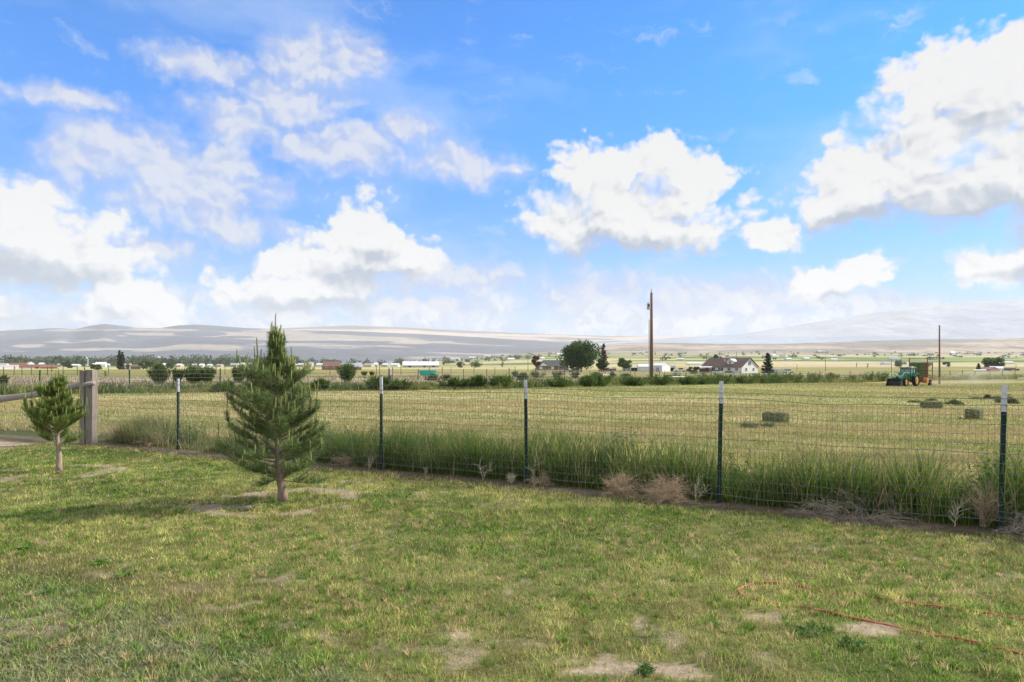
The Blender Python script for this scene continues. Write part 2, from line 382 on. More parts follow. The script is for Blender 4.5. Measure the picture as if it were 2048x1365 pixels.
# the field ends at a ditch bank that runs away to the right
DB = [gp(-700, 800), gp(300, 787), gp(1000, 779), gp(1500, 768), gp(1790, 763), gp(2100, 758), gp(2700, 752)]
_dx = np.array([p.x for p in DB]); _dy = np.array([p.y for p in DB])
def ditch(X, Y): return Y - np.interp(X, _dx, _dy) + .9 * (fbm(X * .6, Y * .1, 3) - .5) * 2
def land_color(X, Y):
    d = outside(X, Y); n1 = fbm(X * 1.3 + 3, Y * 1.3, 4)
    lc, _ = lawn_color(X, Y); c = lc * .42
    c = lerp(c, SOIL * (.8 + .4 * n1[..., None]), bare(X, Y))
    c = lerp(c, np.array((.085, .075, .045)), sst(d + (n1 - .5) * .5, -.75, -.4))           # mulch of old clippings under the fence
    c = lerp(c, np.array((.17, .135, .10)), sst(d + (n1 - .5) * .3, -.35, -.15) * .7)
    c = lerp(c, np.array((.075, .085, .03)), sst(d, .0, .3))
    c = lerp(c, field_color(X, Y), sst(d + (n1 - .5) * .6, 1.0, 1.6))
    dd = ditch(X, Y); a = X / np.maximum(Y, 1); px = 1024 + a * F
    c = lerp(c, np.array((.085, .115, .03)), sst(dd, -1, .5))
    dry = lerp(np.broadcast_to(np.array((.36, .29, .215)), np.shape(X) + (3,)), np.array((.20, .19, .09)), sst(fbm(X * .1 + 9, Y * .1, 4), .48, .62))
    c = lerp(c, dry, sst(dd, 9, 13))
    mid = lerp(np.broadcast_to(np.array((.19, .20, .055)), np.shape(X) + (3,)), np.array((.30, .25, .10)), sst(fbm(X * .03, Y * .05, 4), .42, .6))
    c = lerp(c, mid, sst(Y + 60 * sst(px, 1150, 1900) + 8 * (n1 - .5), 108, 128))
    c = lerp(c, np.array((.44, .40, .17)), sst(Y, 350, 470) * (1 - sst(px, 1050, 1500) * .85))
    c = lerp(c, np.array((.075, .11, .04)), sst(Y, 760, 900) * sst(px, 1000, 500))
    far = fbm(X * .0022 + 2, Y * .0048, 5); far2 = fbm(X * .006 + 40, Y * .016, 4)
    patch = lerp(np.broadcast_to(np.array((.10, .16, .05)), np.shape(X) + (3,)), np.array((.50, .40, .25)), sst(far, .44, .50))
    patch = lerp(patch, np.array((.32, .36, .10)), sst(far2, .55, .6) * .8)
    patch = lerp(patch, np.array((.22, .19, .15)), sst(Y, 2300, 3000) * .7)
    c = lerp(c, patch, sst(Y, 600, 800) * sst(px, 700, 1050))
    return c
# graded grid: fine near the viewer, coarse far off
ys = [-60, -40, -25, -15, -8, -4, -2, 0, .8]
y = 1.5
while y < 26000: ys.append(y); y += max(.07, y * .0105)
ys = np.array(ys); us = np.linspace(-1.55, 1.55, 680)
YY, UU = np.meshgrid(ys, us, indexing='ij')
YB = np.maximum(YY, 0) + 2.5 + 40 * (YY < 0) ; XX = UU * YB
ZZ = zg(XX, YY); CC = land_color(XX, YY)
ny, nx = XX.shape; idx = np.arange(ny * nx).reshape(ny, nx)
quads = np.stack([idx[:-1, :-1], idx[:-1, 1:], idx[1:, 1:], idx[1:, :-1]], -1).reshape(-1, 4)
ground = npmesh('ground', np.stack([XX, YY, ZZ], -1).reshape(-1, 3), quads, ground_mat(), cols=CC.reshape(-1, 3), smooth=True)
tag(ground, kind='structure')

# ------------------------------------------------------------------ hills
def hill_mat():
    m_ = bpy.data.materials.new('hill scrub and shade'); m_.use_nodes = True; m_.node_tree.nodes.clear(); t = NT(m_.node_tree)
    g = t.n('ShaderNodeNewGeometry'); p = t.v('MULTIPLY', g.outputs['Position'], (.001, .001, .001))
    a = t.n('ShaderNodeAttribute'); a.attribute_name = 'Col'
    k = t.m('MULTIPLY', t.ss(t.noise(p, 2.2, 8, .65), .3, .7, .86, 1.14), t.ss(t.noise(p, 16, 6, .7), .3, .7, .85, 1.15))
    c = t.mix(1., a.outputs['Color'], t.xyz(k, k, k), 'MULTIPLY')
    b = t.n('ShaderNodeBsdfDiffuse'); t.set(b.inputs[0], c)
    o = t.n('ShaderNodeOutputMaterial'); t.set(o.inputs[0], b.outputs[0]); return m_
HM = hill_mat()
def hill(name, prof, Yf, Yr, colfn, rough=.06, z0=0., nu=420, nr=90, seed=0, power=1.0):
    p = np.array(prof, float); pxs = np.linspace(p[0, 0], p[-1, 0], nu); a = (pxs - 1024) / F
    top = CAMH + (HZ - np.interp(pxs, p[:, 0], p[:, 1])) / F * Yr
    k = np.array([1., 2., 1.]) / 4
    for _ in range(3): top = np.convolve(np.pad(top, 1, 'edge'), k, 'valid')
    t_ = np.concatenate([np.linspace(0, 1, nr), [1.12, 1.3]]); T, A = np.meshgrid(t_, a, indexing='ij'); Y = Yf + (Yr - Yf) * T
    X = A * Y; TOP = np.broadcast_to(top, T.shape)
    f = np.where(T <= 1, (T ** power) , 1 - (T - 1) * 2.2)
    n = fbm(X * .0011 + seed, Y * .0011, 6) - .5; n2 = fbm(X * .004 + seed, Y * .0012, 5) - .5
    Z = z0 + (TOP - z0) * f + (TOP - z0) * rough * (n * 2 + n2 * 1.4) * np.sin(np.clip(T, 0, 1) * math.pi) - (T <= 0) * 30
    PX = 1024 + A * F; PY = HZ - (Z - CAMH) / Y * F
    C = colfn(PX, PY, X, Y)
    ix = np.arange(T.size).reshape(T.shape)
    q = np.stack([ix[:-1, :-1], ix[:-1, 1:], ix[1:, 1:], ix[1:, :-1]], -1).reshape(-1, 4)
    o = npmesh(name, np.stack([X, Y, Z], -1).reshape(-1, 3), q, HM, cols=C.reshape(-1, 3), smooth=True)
    return tag(o, kind='structure')
JUN_SHADE = np.array((.135, .145, .175)); TAN = np.array((.36, .32, .285)); SAGE = np.array((.245, .22, .20))  # the dark slope tone is juniper and painted cloud shadow in one
def colA(PX, PY, X, Y):  # tan grass with sunlit patches, dark juniper with cloud shadow, painted together
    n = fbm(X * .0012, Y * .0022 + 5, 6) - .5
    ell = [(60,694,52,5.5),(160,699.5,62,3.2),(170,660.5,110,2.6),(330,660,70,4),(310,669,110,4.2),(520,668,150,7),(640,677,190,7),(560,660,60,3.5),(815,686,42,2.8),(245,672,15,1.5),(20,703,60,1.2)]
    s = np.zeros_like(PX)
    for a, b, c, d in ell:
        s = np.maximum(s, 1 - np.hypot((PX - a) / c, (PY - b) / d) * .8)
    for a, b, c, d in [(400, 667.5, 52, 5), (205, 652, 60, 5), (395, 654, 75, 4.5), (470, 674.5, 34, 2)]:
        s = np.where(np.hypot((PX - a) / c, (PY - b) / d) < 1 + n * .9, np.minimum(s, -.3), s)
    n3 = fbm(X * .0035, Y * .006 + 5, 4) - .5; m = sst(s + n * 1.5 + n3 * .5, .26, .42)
    return lerp(np.broadcast_to(JUN_SHADE, PX.shape + (3,)), TAN, m)
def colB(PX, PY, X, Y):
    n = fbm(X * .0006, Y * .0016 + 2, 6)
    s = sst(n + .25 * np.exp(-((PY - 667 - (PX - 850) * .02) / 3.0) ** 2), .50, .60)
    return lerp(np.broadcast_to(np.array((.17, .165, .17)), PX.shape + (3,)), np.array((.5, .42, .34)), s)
def colC(PX, PY, X, Y):
    n = fbm(X * .0016 + 7, Y * .0030, 6); n2 = fbm(X * .013, Y * .013, 4)
    c = lerp(np.broadcast_to(SAGE, PX.shape + (3,)), np.array((.42, .345, .275)), sst(n, .46, .56))
    return lerp(c, np.array((.12, .12, .09)), sst(n2, .60, .66) * .7)
def colM(PX, PY, X, Y):  # pale slopes, some of the distance haze painted into their colour
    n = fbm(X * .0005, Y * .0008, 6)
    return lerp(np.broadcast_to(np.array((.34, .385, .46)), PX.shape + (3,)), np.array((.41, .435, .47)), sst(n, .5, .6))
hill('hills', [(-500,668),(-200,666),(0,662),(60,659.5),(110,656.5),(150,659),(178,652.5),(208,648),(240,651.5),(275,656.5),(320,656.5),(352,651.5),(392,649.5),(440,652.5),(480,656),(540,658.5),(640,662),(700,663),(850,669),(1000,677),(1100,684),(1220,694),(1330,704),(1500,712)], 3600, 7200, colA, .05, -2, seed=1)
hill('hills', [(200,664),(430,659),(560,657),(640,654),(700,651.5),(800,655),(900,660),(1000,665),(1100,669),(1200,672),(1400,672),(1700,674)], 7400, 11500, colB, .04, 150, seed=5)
hill('hills', [(1150,701),(1190,694),(1225,688.5),(1260,687),(1320,686),(1440,688),(1560,688),(1650,685.5),(1750,682),(1800,680.5),(1870,679),(2048,677),(2300,672),(2700,668)], 3300, 5200, colC, .05, 40, seed=9)
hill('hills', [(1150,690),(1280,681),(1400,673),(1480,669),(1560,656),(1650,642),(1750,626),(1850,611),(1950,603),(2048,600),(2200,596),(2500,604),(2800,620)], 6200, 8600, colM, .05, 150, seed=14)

# ------------------------------------------------------------------ grass
def blades(name, P, h, w, lean, C, seg=1, trans=.4, var=.12, az=None, rough=.9, droop=1.0, parent=None):
    """grass blades at P (n,3): heights h, widths w, sideways reach lean, colours C (n,3)"""
    n = len(P); az = rng.random(n) * 6.283 if az is None else az; fa = rng.random(n) * 6.283
    D2 = np.stack([np.cos(az), np.sin(az), np.zeros(n)], -1); S = np.stack([np.cos(fa), np.sin(fa), np.zeros(n)], -1)
    ts = [0, 1] if seg == 1 else ([0, .5, 1] if seg == 2 else [0, .35, .7, 1]); ws = {1: [1, 0], 2: [1, .75, 0], 3: [.8, 1, .65, 0]}[seg]
    V = []
    for t_, k in zip(ts, ws):
        c = P + D2 * (lean * t_ ** 1.8)[:, None]; c[:, 2] += h * (t_ - .18 * droop * (lean / np.maximum(h, .01)) * t_ ** 2)
        if k: V += [c - S * (w * k / 2)[:, None], c + S * (w * k / 2)[:, None]]
        else: V.append(c)
    m = len(V); V = np.stack(V, 1).reshape(-1, 3); b = (np.arange(n) * m)[:, None]
    fs = []
    for i in range(len(ts) - 2): j = 2 * i; fs += [[j, j + 1, j + 3], [j, j + 3, j + 2]]
    j = 2 * (len(ts) - 2); fs.append([j, j + 1, j + 2])
    Fc = np.concatenate([b + np.array(f) for f in fs])
    cc = np.repeat(C, m, 0)
    key = (round(trans, 2), round(rough, 2))
    if key not in _bm: _bm[key] = mat('grass blade', trans=trans, attr=True, var=var, scale=3, rough=rough, spec=.08)
    return npmesh(name, V, Fc, _bm[key], cols=cc, parent=parent)
_bm = {}
def scatter(rings, amax=.86, amin=-.86):
    out = []
    for y0, y1, rho in rings:
        n = int(rho * (amax - amin) * ((y1 * y1 - y0 * y0) / 2 + 2.6 * (y1 - y0))); y = np.sqrt(rng.random(n) * (y1 * y1 - y0 * y0) + y0 * y0)
        out.append(np.stack([(rng.random(n) * (amax - amin) + amin) * (y + 2.6), y], -1))
    return np.concatenate(out)
def with_z(Q, dz=0.): return np.stack([Q[:, 0], Q[:, 1], zg(Q[:, 0], Q[:, 1]) + dz], -1)

# mown lawn on this side of the fence
Q = scatter([(2.2, 5, 5200), (5, 8, 3300), (8, 12, 2100), (12, 20, 1300)]); X, Y = Q[:, 0], Q[:, 1]
n1 = fbm(X * 3.2, Y * 3.2, 3); n2 = fbm(X * 11, Y * 11, 2)
keep = (outside(X, Y) < -.38 + (n1 - .5) * .7) & (rng.random(len(X)) > bare(X, Y) * 1.05) & (rng.random(len(X)) < .45 + .9 * n2)
Q = Q[keep]; X, Y = Q[:, 0], Q[:, 1]; n1 = n1[keep]; n2 = n2[keep]
C, blue = lawn_color(X, Y); C = C * np.array((1.50, 1.38, 1.45)); r = rng.random(len(X)); dens = fbm(X * .9 + 31, Y * .9, 4)
C = C * (.55 + .95 * rng.random(len(X)) ** 1.3)[:, None]
C = C * (.50 + .95 * sst(fbm(X * 7 + 3, Y * 7, 2), .25, .75) * (.7 + .6 * n2))[:, None]
dryb = r < .25 + .26 * sst(fbm(X * .6 + 2, Y * .6, 3), .45, .65)
C[dryb] = np.array((.52, .42, .21)) * (.6 + .7 * rng.random(dryb.sum()))[:, None]
gb = (r > .86) & ~dryb; C[gb] = C[gb] * .35 + np.array((.18, .34, .045)) * .8
h = (.014 + .032 * n2 + .02 * sst(dens, .5, .7)) * (.6 + .8 * rng.random(len(X))) * (1 + .1 * blue)
w = (.0030 + .00045 * Y) * (.7 + .6 * rng.random(len(X)))
tag(blades('lawn', with_z(Q), h, w, h * (.15 + rng.random(len(X)) * .7), C, 1, trans=.38), kind='stuff')

# thicker tufts standing out of the sward
Qc = scatter([(2.6, 5, 170), (5, 8, 90), (8, 13, 42)]); X, Y = Qc[:, 0], Qc[:, 1]
k = (outside(X, Y) < -.5) & (rng.random(len(X)) > bare(X, Y) * 1.1) & (rng.random(len(X)) < .25 + 1.1 * sst(fbm(X * 1.6 + 12, Y * 1.6, 3), .35, .65)); Qc = Qc[k]; m = len(Qc); nb = 17
kind = rng.random(m); Ct = np.where((kind < .58)[:, None], np.array((.12, .215, .035)), np.where((kind < .80)[:, None], np.array((.26, .33, .08)), np.array((.46, .37, .19)))); ht = (.028 + .036 * rng.random(m) ** 1.5)
Q = np.repeat(Qc, nb, 0); rad = (.012 + .022 * rng.random(m)).repeat(nb); aa = rng.random(m * nb) * 6.283; Q = Q + np.stack([np.cos(aa), np.sin(aa)], -1) * (rad * rng.random(m * nb) ** .6)[:, None]
h = ht.repeat(nb) * (.6 + .6 * rng.random(m * nb)); C = Ct.repeat(nb, 0) * (.78 + 1.1 * rng.random(m * nb))[:, None]
tag(blades('grass_tufts', with_z(Q), h, (.0034 + .0004 * Q[:, 1]) * (.7 + .5 * rng.random(m * nb)), h * (.3 + .6 * rng.random(m * nb)), C, 2, trans=.38, az=aa), kind='stuff')

# greyish creeping weeds in the near left corner
Q = scatter([(2.6, 5.6, 4200)], amax=-.1); X, Y = Q[:, 0], Q[:, 1]; _, b = lawn_color(X, Y)
k = (rng.random(len(X)) < b * (.15 + 1.2 * sst(fbm(X * 3 + 7, Y * 3, 3), .42, .62))); Q = Q[k]
n = len(Q); C = np.array((.30, .33, .18)) * (.6 + .8 * rng.random(n))[:, None]; C[rng.random(n) < .15] = (.36, .38, .17)
h = .02 + .035 * rng.random(n)
tag(blades('creeping_weeds', with_z(Q), h, np.full(n, .006), h * (.6 + rng.random(n)), C, 2, trans=.3, droop=2.), kind='stuff')

# stubble of the cut hay field
Q = scatter([(7, 13, 1500), (13, 20, 620), (20, 32, 210), (32, 60, 46), (60, 125, 9)]); X, Y = Q[:, 0], Q[:, 1]
o = outside(X, Y); n2 = fbm(X * 2.2, Y * 2.2, 3)
k = (o > 1.0 + (n2 - .5) * .8) & (ditch(X, Y) < 0) & (rng.random(len(X)) < .35 + n2); Q = Q[k]; X, Y = Q[:, 0], Q[:, 1]; o = o[k]; n = len(Q)
C = field_color(X, Y) * (.7 + .6 * rng.random(n))[:, None]; r = rng.random(n)
d = r < .42; C[d] = np.array((.50, .42, .22)) * (.7 + .55 * rng.random(d.sum()))[:, None]; d = r > .90; C[d] = (.15, .25, .05)
near = sst(o, 3.2, 1.2)
h = (.045 + .05 * rng.random(n)) * (1 + 1.5 * near * rng.random(n)) * (1 + .006 * Y)
tag(blades('hay_stubble', with_z(Q), h, .004 + .0007 * Y * (.6 + rng.random(n)), h * (.2 + rng.random(n) * .8), C, 1, trans=.3), kind='stuff')

# tall grass behind the wire fence
def along(n, s0, s1, d0, d1):
    s = rng.random(n) * (s1 - s0) + s0; d = d0 + (d1 - d0) * rng.random(n)
    return np.stack([FP0.x + FD.x * s + FN.x * d, FP0.y + FD.y * s + FN.y * d], -1), s, d
Q, s, d = along(56000, .1, 18.5, .06, 1.55)
g = fbm(s * .9 + 4, d * 1.3, 4); g2 = fbm(s * 4 + 4, d * 5, 2)
k = rng.random(len(Q)) < (.5 + 1.3 * g2) * np.where(s < 5, .65, 1) * np.where((s > 5.0) & (s < 5.6), .8, 1) * sst(d, 1.75, .7) * (.5 + .8 * sst(fbm(s * 2.3 + 8, d * 1.5, 3), .35, .6))
Q, s, d, g, g2 = Q[k], s[k], d[k], g[k], g2[k]; n = len(Q)
hh = np.interp(s, [0, 3, 5, 7, 9.5, 12, 14.5, 18], [.38, .34, .40, .50, .48, .54, .58, .64]) * (.18 + 1.45 * sst(fbm(s * 1.3 + 40, d * .8, 4), .22, .78)) * (.62 + .55 * rng.random(n)) * (1 - .3 * sst(d, .8, 1.6))
C = lerp(np.broadcast_to(np.array((.07, .14, .022)), (n, 3)), np.array((.19, .275, .05)), rng.random(n) * .8)
r = rng.random(n); q = r < np.where(s < 4.5, .34, .08); C[q] = np.array((.42, .32, .17)) * (.6 + .7 * rng.random(q.sum()))[:, None]
q = r > .93; C[q] = (.33, .36, .09)
verge = tag(blades('tall_grass', with_z(Q), hh, .006 + .005 * rng.random(n), hh * (.15 + .75 * rng.random(n) ** 2), C, 3, trans=.42), kind='stuff')
# short tufts, straw and seed heads low down at the wire
Q, s, d = along(9000, .1, 18.5, -.55, .5); n = len(Q)
C = np.where((rng.random(n) < .6)[:, None], np.array((.24, .19, .12)), np.array((.075, .10, .03))) * (.6 + .7 * rng.random(n))[:, None]
k = rng.random(n) < .3 + .9 * sst(fbm(s * 1.6, d * 3, 3), .4, .6); Q, C = Q[k], C[k]; n = len(Q); h = .02 + .09 * rng.random(n) ** 2
tag(blades('dry_tufts', with_z(Q), h, np.full(n, .006), .03 + .12 * rng.random(n), C, 2, trans=.25), kind='stuff')
Q, s, d = along(900, 9.2, 13.6, .15, .9); Q = Q[rng.random(len(Q)) < .7]; n = len(Q); P = with_z(Q); P[:, 2] += .34 + .22 * rng.random(n)
C = np.array((.46, .44, .13)) * (.75 + .5 * rng.random(n))[:, None]
tag(blades('seed_heads', P, .09 + .07 * rng.random(n), .012 + .006 * rng.random(n), .02 + .05 * rng.random(n), C, 3, trans=.4), kind='stuff')

Q, s, d = along(1500, .3, 18.3, .0, 1.0); k = rng.random(len(Q)) < sst(fbm(s * 1.2 + 70, d, 3), .4, .62); Q = Q[k]; n = len(Q); P = with_z(Q)
C = np.where((rng.random(n) < .7)[:, None], np.array((.50, .40, .22)), np.array((.24, .26, .09))) * (.7 + .5 * rng.random(n))[:, None]
tag(blades('dead_stems', P, .35 + .5 * rng.random(n), .005 + .003 * rng.random(n), .06 + .45 * rng.random(n) ** 2, C, 3, trans=.25), kind='stuff')

def leafy(P0, hgt, rad, nst, nleaf, size, col, seed):
    """stems with leaves; returns vertices, faces, colours"""
    g = np.random.default_rng(seed); V = []; Fq = []; Cc = []
    for i in range(nst):
        a = g.random() * 6.283; rr = rad * math.sqrt(g.random()); b = np.array([P0[0] + math.cos(a) * rr * .35, P0[1] + math.sin(a) * rr * .35, P0[2]])
        tip = b + np.array([math.cos(a) * rr, math.sin(a) * rr, hgt * (.6 + .5 * g.random())]); o = np.array([-math.sin(a), math.cos(a), 0]) * .003
        k = len(V); V += [b - o, b + o, tip + o * .4, tip - o * .4]; Fq.append([k, k + 1, k + 2, k + 3]); Cc += [(.16, .17, .06)] * 4
        for j in range(nleaf):
            t_ = .15 + .85 * g.random(); c = b + (tip - b) * t_; u = g.normal(size=3); u[2] = abs(u[2]) * .6; u /= np.linalg.norm(u); v = np.cross(u, g.normal(size=3)); v /= np.linalg.norm(v)
            L = size * (.6 + .8 * g.random()) * (1.15 - .5 * t_); k = len(V)
            V += [c, c + u * L * .5 + v * L * .22, c + u * L, c + u * L * .5 - v * L * .22]; Fq.append([k, k + 1, k + 2, k + 3])
            cc = np.array(col) * (.65 + .7 * g.random()); Cc += [cc] * 4
    return V, Fq, Cc
V = []; Fq = []; Cc = []
def onfence(px, d):
    """ground point d metres behind the wire in photograph column px"""
    a = (px - 1024) / F; y = (FP0.x * FN.x + FP0.y * FN.y + d) / (a * FN.x + FN.y); return (a * y, y, zf(a * y, y))
for i, (px, d, hg, rd, ns) in enumerate([(668, .5, .52, .25, 26), (712, .45, .56, .25, 28), (745, .6, .42, .2, 20), (640, .6, .4, .2, 16), (1232, .6, .70, .16, 26), (1262, .6, .76, .17, 28), (1300, .7, .6, .15, 16), (1985, .45, .78, .2, 34), (2030, .5, .72, .25, 34),
        (1940, .5, .5, .2, 20), (1850, .6, .5, .2, 16), (1570, .6, .52, .2, 20), (1610, .5, .45, .2, 18), (380, .7, .46, .3, 26), (330, .6, .4, .25, 18), (1110, .6, .4, .2, 16), (920, .5, .45, .2, 16), (1480, .6, .55, .2, 22), (845, .5, .4, .2, 14), (2090, .5, .7, .2, 24), (1700, .6, .5, .2, 16), (290, .9, .38, .2, 14)]):
    v, f, c = leafy(onfence(px, d), hg, rd, ns, 20, .055, (.085, .17, .03) if i % 3 else (.12, .20, .05), i)
    b = len(V); V += v; Fq += [[b + q for q in ff] for ff in f]; Cc += c
_lm = mat('weed leaf', trans=.35, attr=True, var=.15, scale=5, rough=.6)
tag(npmesh('leafy_weeds', np.array(V), np.array(Fq), _lm, cols=np.array(Cc)), kind='stuff')

# low green herbs in the lawn
V = []; Fq = []; Cc = []
for i, (px, py) in enumerate([(252, 1152), (205, 1128), (50, 1098), (1640, 1262), (1612, 1270), (1700, 1290), (95, 1190), (560, 1012), (118, 948), (1290, 1345)]):
    p = gp(px, py); v, f, c = leafy(p, .03, .08 if i < 6 else .05, 16, 14, .028, (.15, .28, .05) if i < 3 else (.13, .23, .055), 50 + i)
    b = len(V); V += v; Fq += [[b + q for q in ff] for ff in f]; Cc += c
tag(npmesh('lawn_herbs', np.array(V), np.array(Fq), _lm, cols=np.array(Cc)), kind='stuff')

# rank growth on the ditch bank
n = 90000; px = rng.random(n) * 2700 - 300; y0 = []
a = (px - 1024) / F
lines = np.array([[p.x, p.y] for p in DB]); yb = np.interp(px, [-700, 300, 1000, 1500, 1790, 2100, 2700], [p.y for p in DB])
dd = rng.random(n) ** 1.2 * 11; Y = yb + dd * (1 + .35 * sst(px, 900, 1700)); X = a * Y
g = fbm(X * .42, Y * .42, 4); g2 = fbm(X * 1.7, Y * .8 + 5, 2)
dens = .25 + 1.5 * sst(g2, .35, .6)
k = rng.random(n) < dens * np.where(dd < 4, 1, .55); X, Y, g, g2, px, dd = X[k], Y[k], g[k], g2[k], px[k], dd[k]; n = len(X)
h = np.interp(px, [600, 1000, 1500], [.58, .68, 1.]) * (.38 + .95 * sst(g, .38, .68)) * (.5 + .6 * rng.random(n)) * (1 - .35 * sst(dd, 3, 10)) * (1 + .25 * sst(px, 1200, 1800))
C = lerp(np.broadcast_to(np.array((.085, .14, .032)), (n, 3)), np.array((.28, .29, .08)), sst(fbm(X * .5 + 30, Y * .5, 3) + .35 * (rng.random(n) - .5), .4, .65))
q = rng.random(n) < .12; C[q] = (.40, .34, .19)
tag(blades('ditch_grass', np.stack([X, Y, zg(X, Y)], -1), h, .028 + .03 * rng.random(n), h * (.1 + .4 * rng.random(n)), C, 2, trans=.35), kind='stuff')
# sparse dry growth beyond the ditch
n = 42000; px = rng.random(n) * 2500 - 200; Y = np.interp(px, [-700, 300, 1000, 1500, 1790, 2100, 2700], [p.y for p in DB]) + 9 + rng.random(n) * 75; a = (px - 1024) / F; X = a * Y
g = fbm(X * .15 + 60, Y * .15, 4); k = rng.random(n) < sst(g + .25 * sst(px, 800, 1100), .38, .7) + .18; X, Y, px, g = X[k], Y[k], px[k], g[k]; n = len(X)
C = np.where((rng.random(n) < np.where(px < 900, .75, .35))[:, None], np.array((.38, .30, .21)), np.array((.12, .155, .05))) * (.7 + .6 * rng.random(n))[:, None]
h = (.16 + .5 * rng.random(n) * sst(g, .4, .65))
tag(blades('dry_pasture', np.stack([X, Y, zg(X, Y)], -1), h, .05 + .05 * rng.random(n), h * .4, C, 1, trans=.25), kind='stuff')

# ------------------------------------------------------------------ wire fence with steel posts
M_WIRE = mat('galvanised wire', (.20, .21, .22), .45, .2, 20, metallic=.6)
M_TGREEN = mat('dark green post paint', (.008, .036, .028), .5, .25, 14, bump=.1)
M_TWHITE = mat('chalky white post paint', (.62, .62, .66), .6, .15, 22, fine=(60, .12))
M_OLD = mat('weathered wood', (.36, .31, .26), .9, .5, 9, col2=(.17, .145, .12), bump=.6, stretch=(3, 3, .35), fine=(14, .25))
M_LOG = mat('silvery log', (.42, .37, .34), .9, .3, 8, col2=(.24, .20, .18), bump=.5, stretch=(.4, 4, 4), fine=(20, .2))
def tpost(parent, p, lean, h=1.5):
    e = MB(); e.box((0, 0, h * .41), (.048, .006, h * .82)).box((0, .0205, h * .41), (.007, .034, h * .82))
    for i in range(int(h * .82 / .054)): e.box((0, -.006, .05 + i * .054), (.011, .008, .022))
    top = MB(); top.box((0, 0, h * .91), (.0484, .0064, h * .18)).box((0, .0205, h * .91), (.0074, .0344, h * .18))
    for i in range(5): top.box((0, -.006, h * .84 + i * .05), (.011, .008, .022))
    o = e.build('post', M_TGREEN, parent); o.location = p; o.rotation_euler = (lean[0], lean[1], math.atan2(FD.y, FD.x))
    top.build('painted_tip', M_TWHITE, o)
    for z in (.12, .42, .76, 1.02, 1.27, 1.33):
        c = MB(); c.tube([(-.03, -.012, z), (-.024, .04, z + .004), (.024, .04, z), (.03, -.012, z + .006)], .0022, 5); c.build('wire_clip', M_WIRE, o)
    return o
def pt(s, z, d=0.): 
    x = FP0.x + FD.x * s + FN.x * d; y = FP0.y + FD.y * s + FN.y * d; return Vector((x, y, zf(x, y) + z))
fence = empty('wire_fence', (0, 0, 0), label='wire mesh fence on green steel posts with white tips along the lawn', cat='fence')
def sofpx(px): 
    a = (px - 1024) / F; y = (FP0.x * FN.x + FP0.y * FN.y) / (a * FN.x + FN.y); return (Vector((a * y, y)) - FP0).dot(FD)
post_s = [sofpx(p) for p in (355, 533, 762, 1053, 1438, 2001)] + [sofpx(2001) + 2.65]
for s, lean in zip(post_s, [(.0, .005), (0, 0), (.0, .0), (.0, -.012), (0, .018), (0, .022), (0, 0)]):
    p = pt(s, -.02); hh = {0: 1.40, 3: 1.46}.get(post_s.index(s), 1.49); tpost(fence, p, lean, hh)
S1 = post_s[-1]; knots = [0.] + post_s
def sag(s, z):
    """the wire hangs a little between posts and is pulled out of true"""
    for a, b in zip(knots[:-1], knots[1:]):
        if a <= s <= b:
            q = (s - a) / (b - a); return -(.030 * math.sin(math.pi * q)) * (z / 1.25) ** 3 + .006 * math.sin(s * 5 + z * 3)
    return 0.
zs = [.10 + .0975 * i for i in range(13)]
mesh = MB(); N = int(S1 / .051)
for i in range(N + 1):
    s = i * S1 / N; dr = .008 * math.sin(s * 3.1) ; v = []
    for z in (zs[0], zs[3], zs[6], zs[9], zs[12]): v.append(pt(s + dr * math.sin(z * 4) + .006 * math.sin(s * 9 + z * 5), z + sag(s, z), -.008))
    mesh.tube(v, .0021, 4, cap=False)
for z in zs:
    mesh.tube([pt(s, z + sag(s, z) + .002 * math.sin(s * 7 + z * 50), -.012) for s in np.linspace(0, S1, 150)], .0032 if z in (zs[0], zs[12]) or abs(z - zs[7]) < .01 else .0022, 4, cap=False)
mesh.build('wire_mesh', M_WIRE, fence)
tw = MB(); tw.tube([pt(s, 1.335 + sag(s, 1.0) * .7, -.016) for s in np.linspace(0, S1, 160)], .003, 5, cap=False)
for i in range(int(S1 / .12)):
    s = i * .12 + .05; p = pt(s, 1.335 + sag(s, 1.0) * .7, -.016); tw.tube([p + Vector((-.007, 0, -.007)), p + Vector((.007, 0, .007))], .0024, 4)
tw.build('strand_wire', M_WIRE, fence)

# the other run, off to the left behind the small pine
lf = empty('wire_fence', (0, 0, 0), label='wire mesh fence at the left edge behind the smaller pine', cat='fence')
def lp(s, z): x = LP0.x + LD.x * s; y = LP0.y + LD.y * s; return Vector((x, y, zf(x, y) + z))
mesh = MB(); LS = 7.2
for i in range(int(LS / .075)):
    s = .1 + i * .075; mesh.tube([lp(s, .1), lp(s + .004, .7), lp(s, 1.26)], .0014, 4, cap=False)
for z in zs: mesh.tube([lp(s, z + .006 * math.sin(s * 3 + z)) for s in np.linspace(.05, LS, 50)], .0019, 4, cap=False)
mesh.tube([lp(s, .62 - .02 * s) for s in np.linspace(.05, LS, 20)], .004, 5); mesh.tube([lp(s, .30 + .01 * s) for s in np.linspace(.05, LS, 20)], .004, 5)
mesh.build('wire_mesh', M_WIRE, lf)
q = MB(); q.box((0, 0, .72), (.05, .05, 1.44)); o = q.build('post', M_OLD, lf); o.location = lp(6.9, 0)

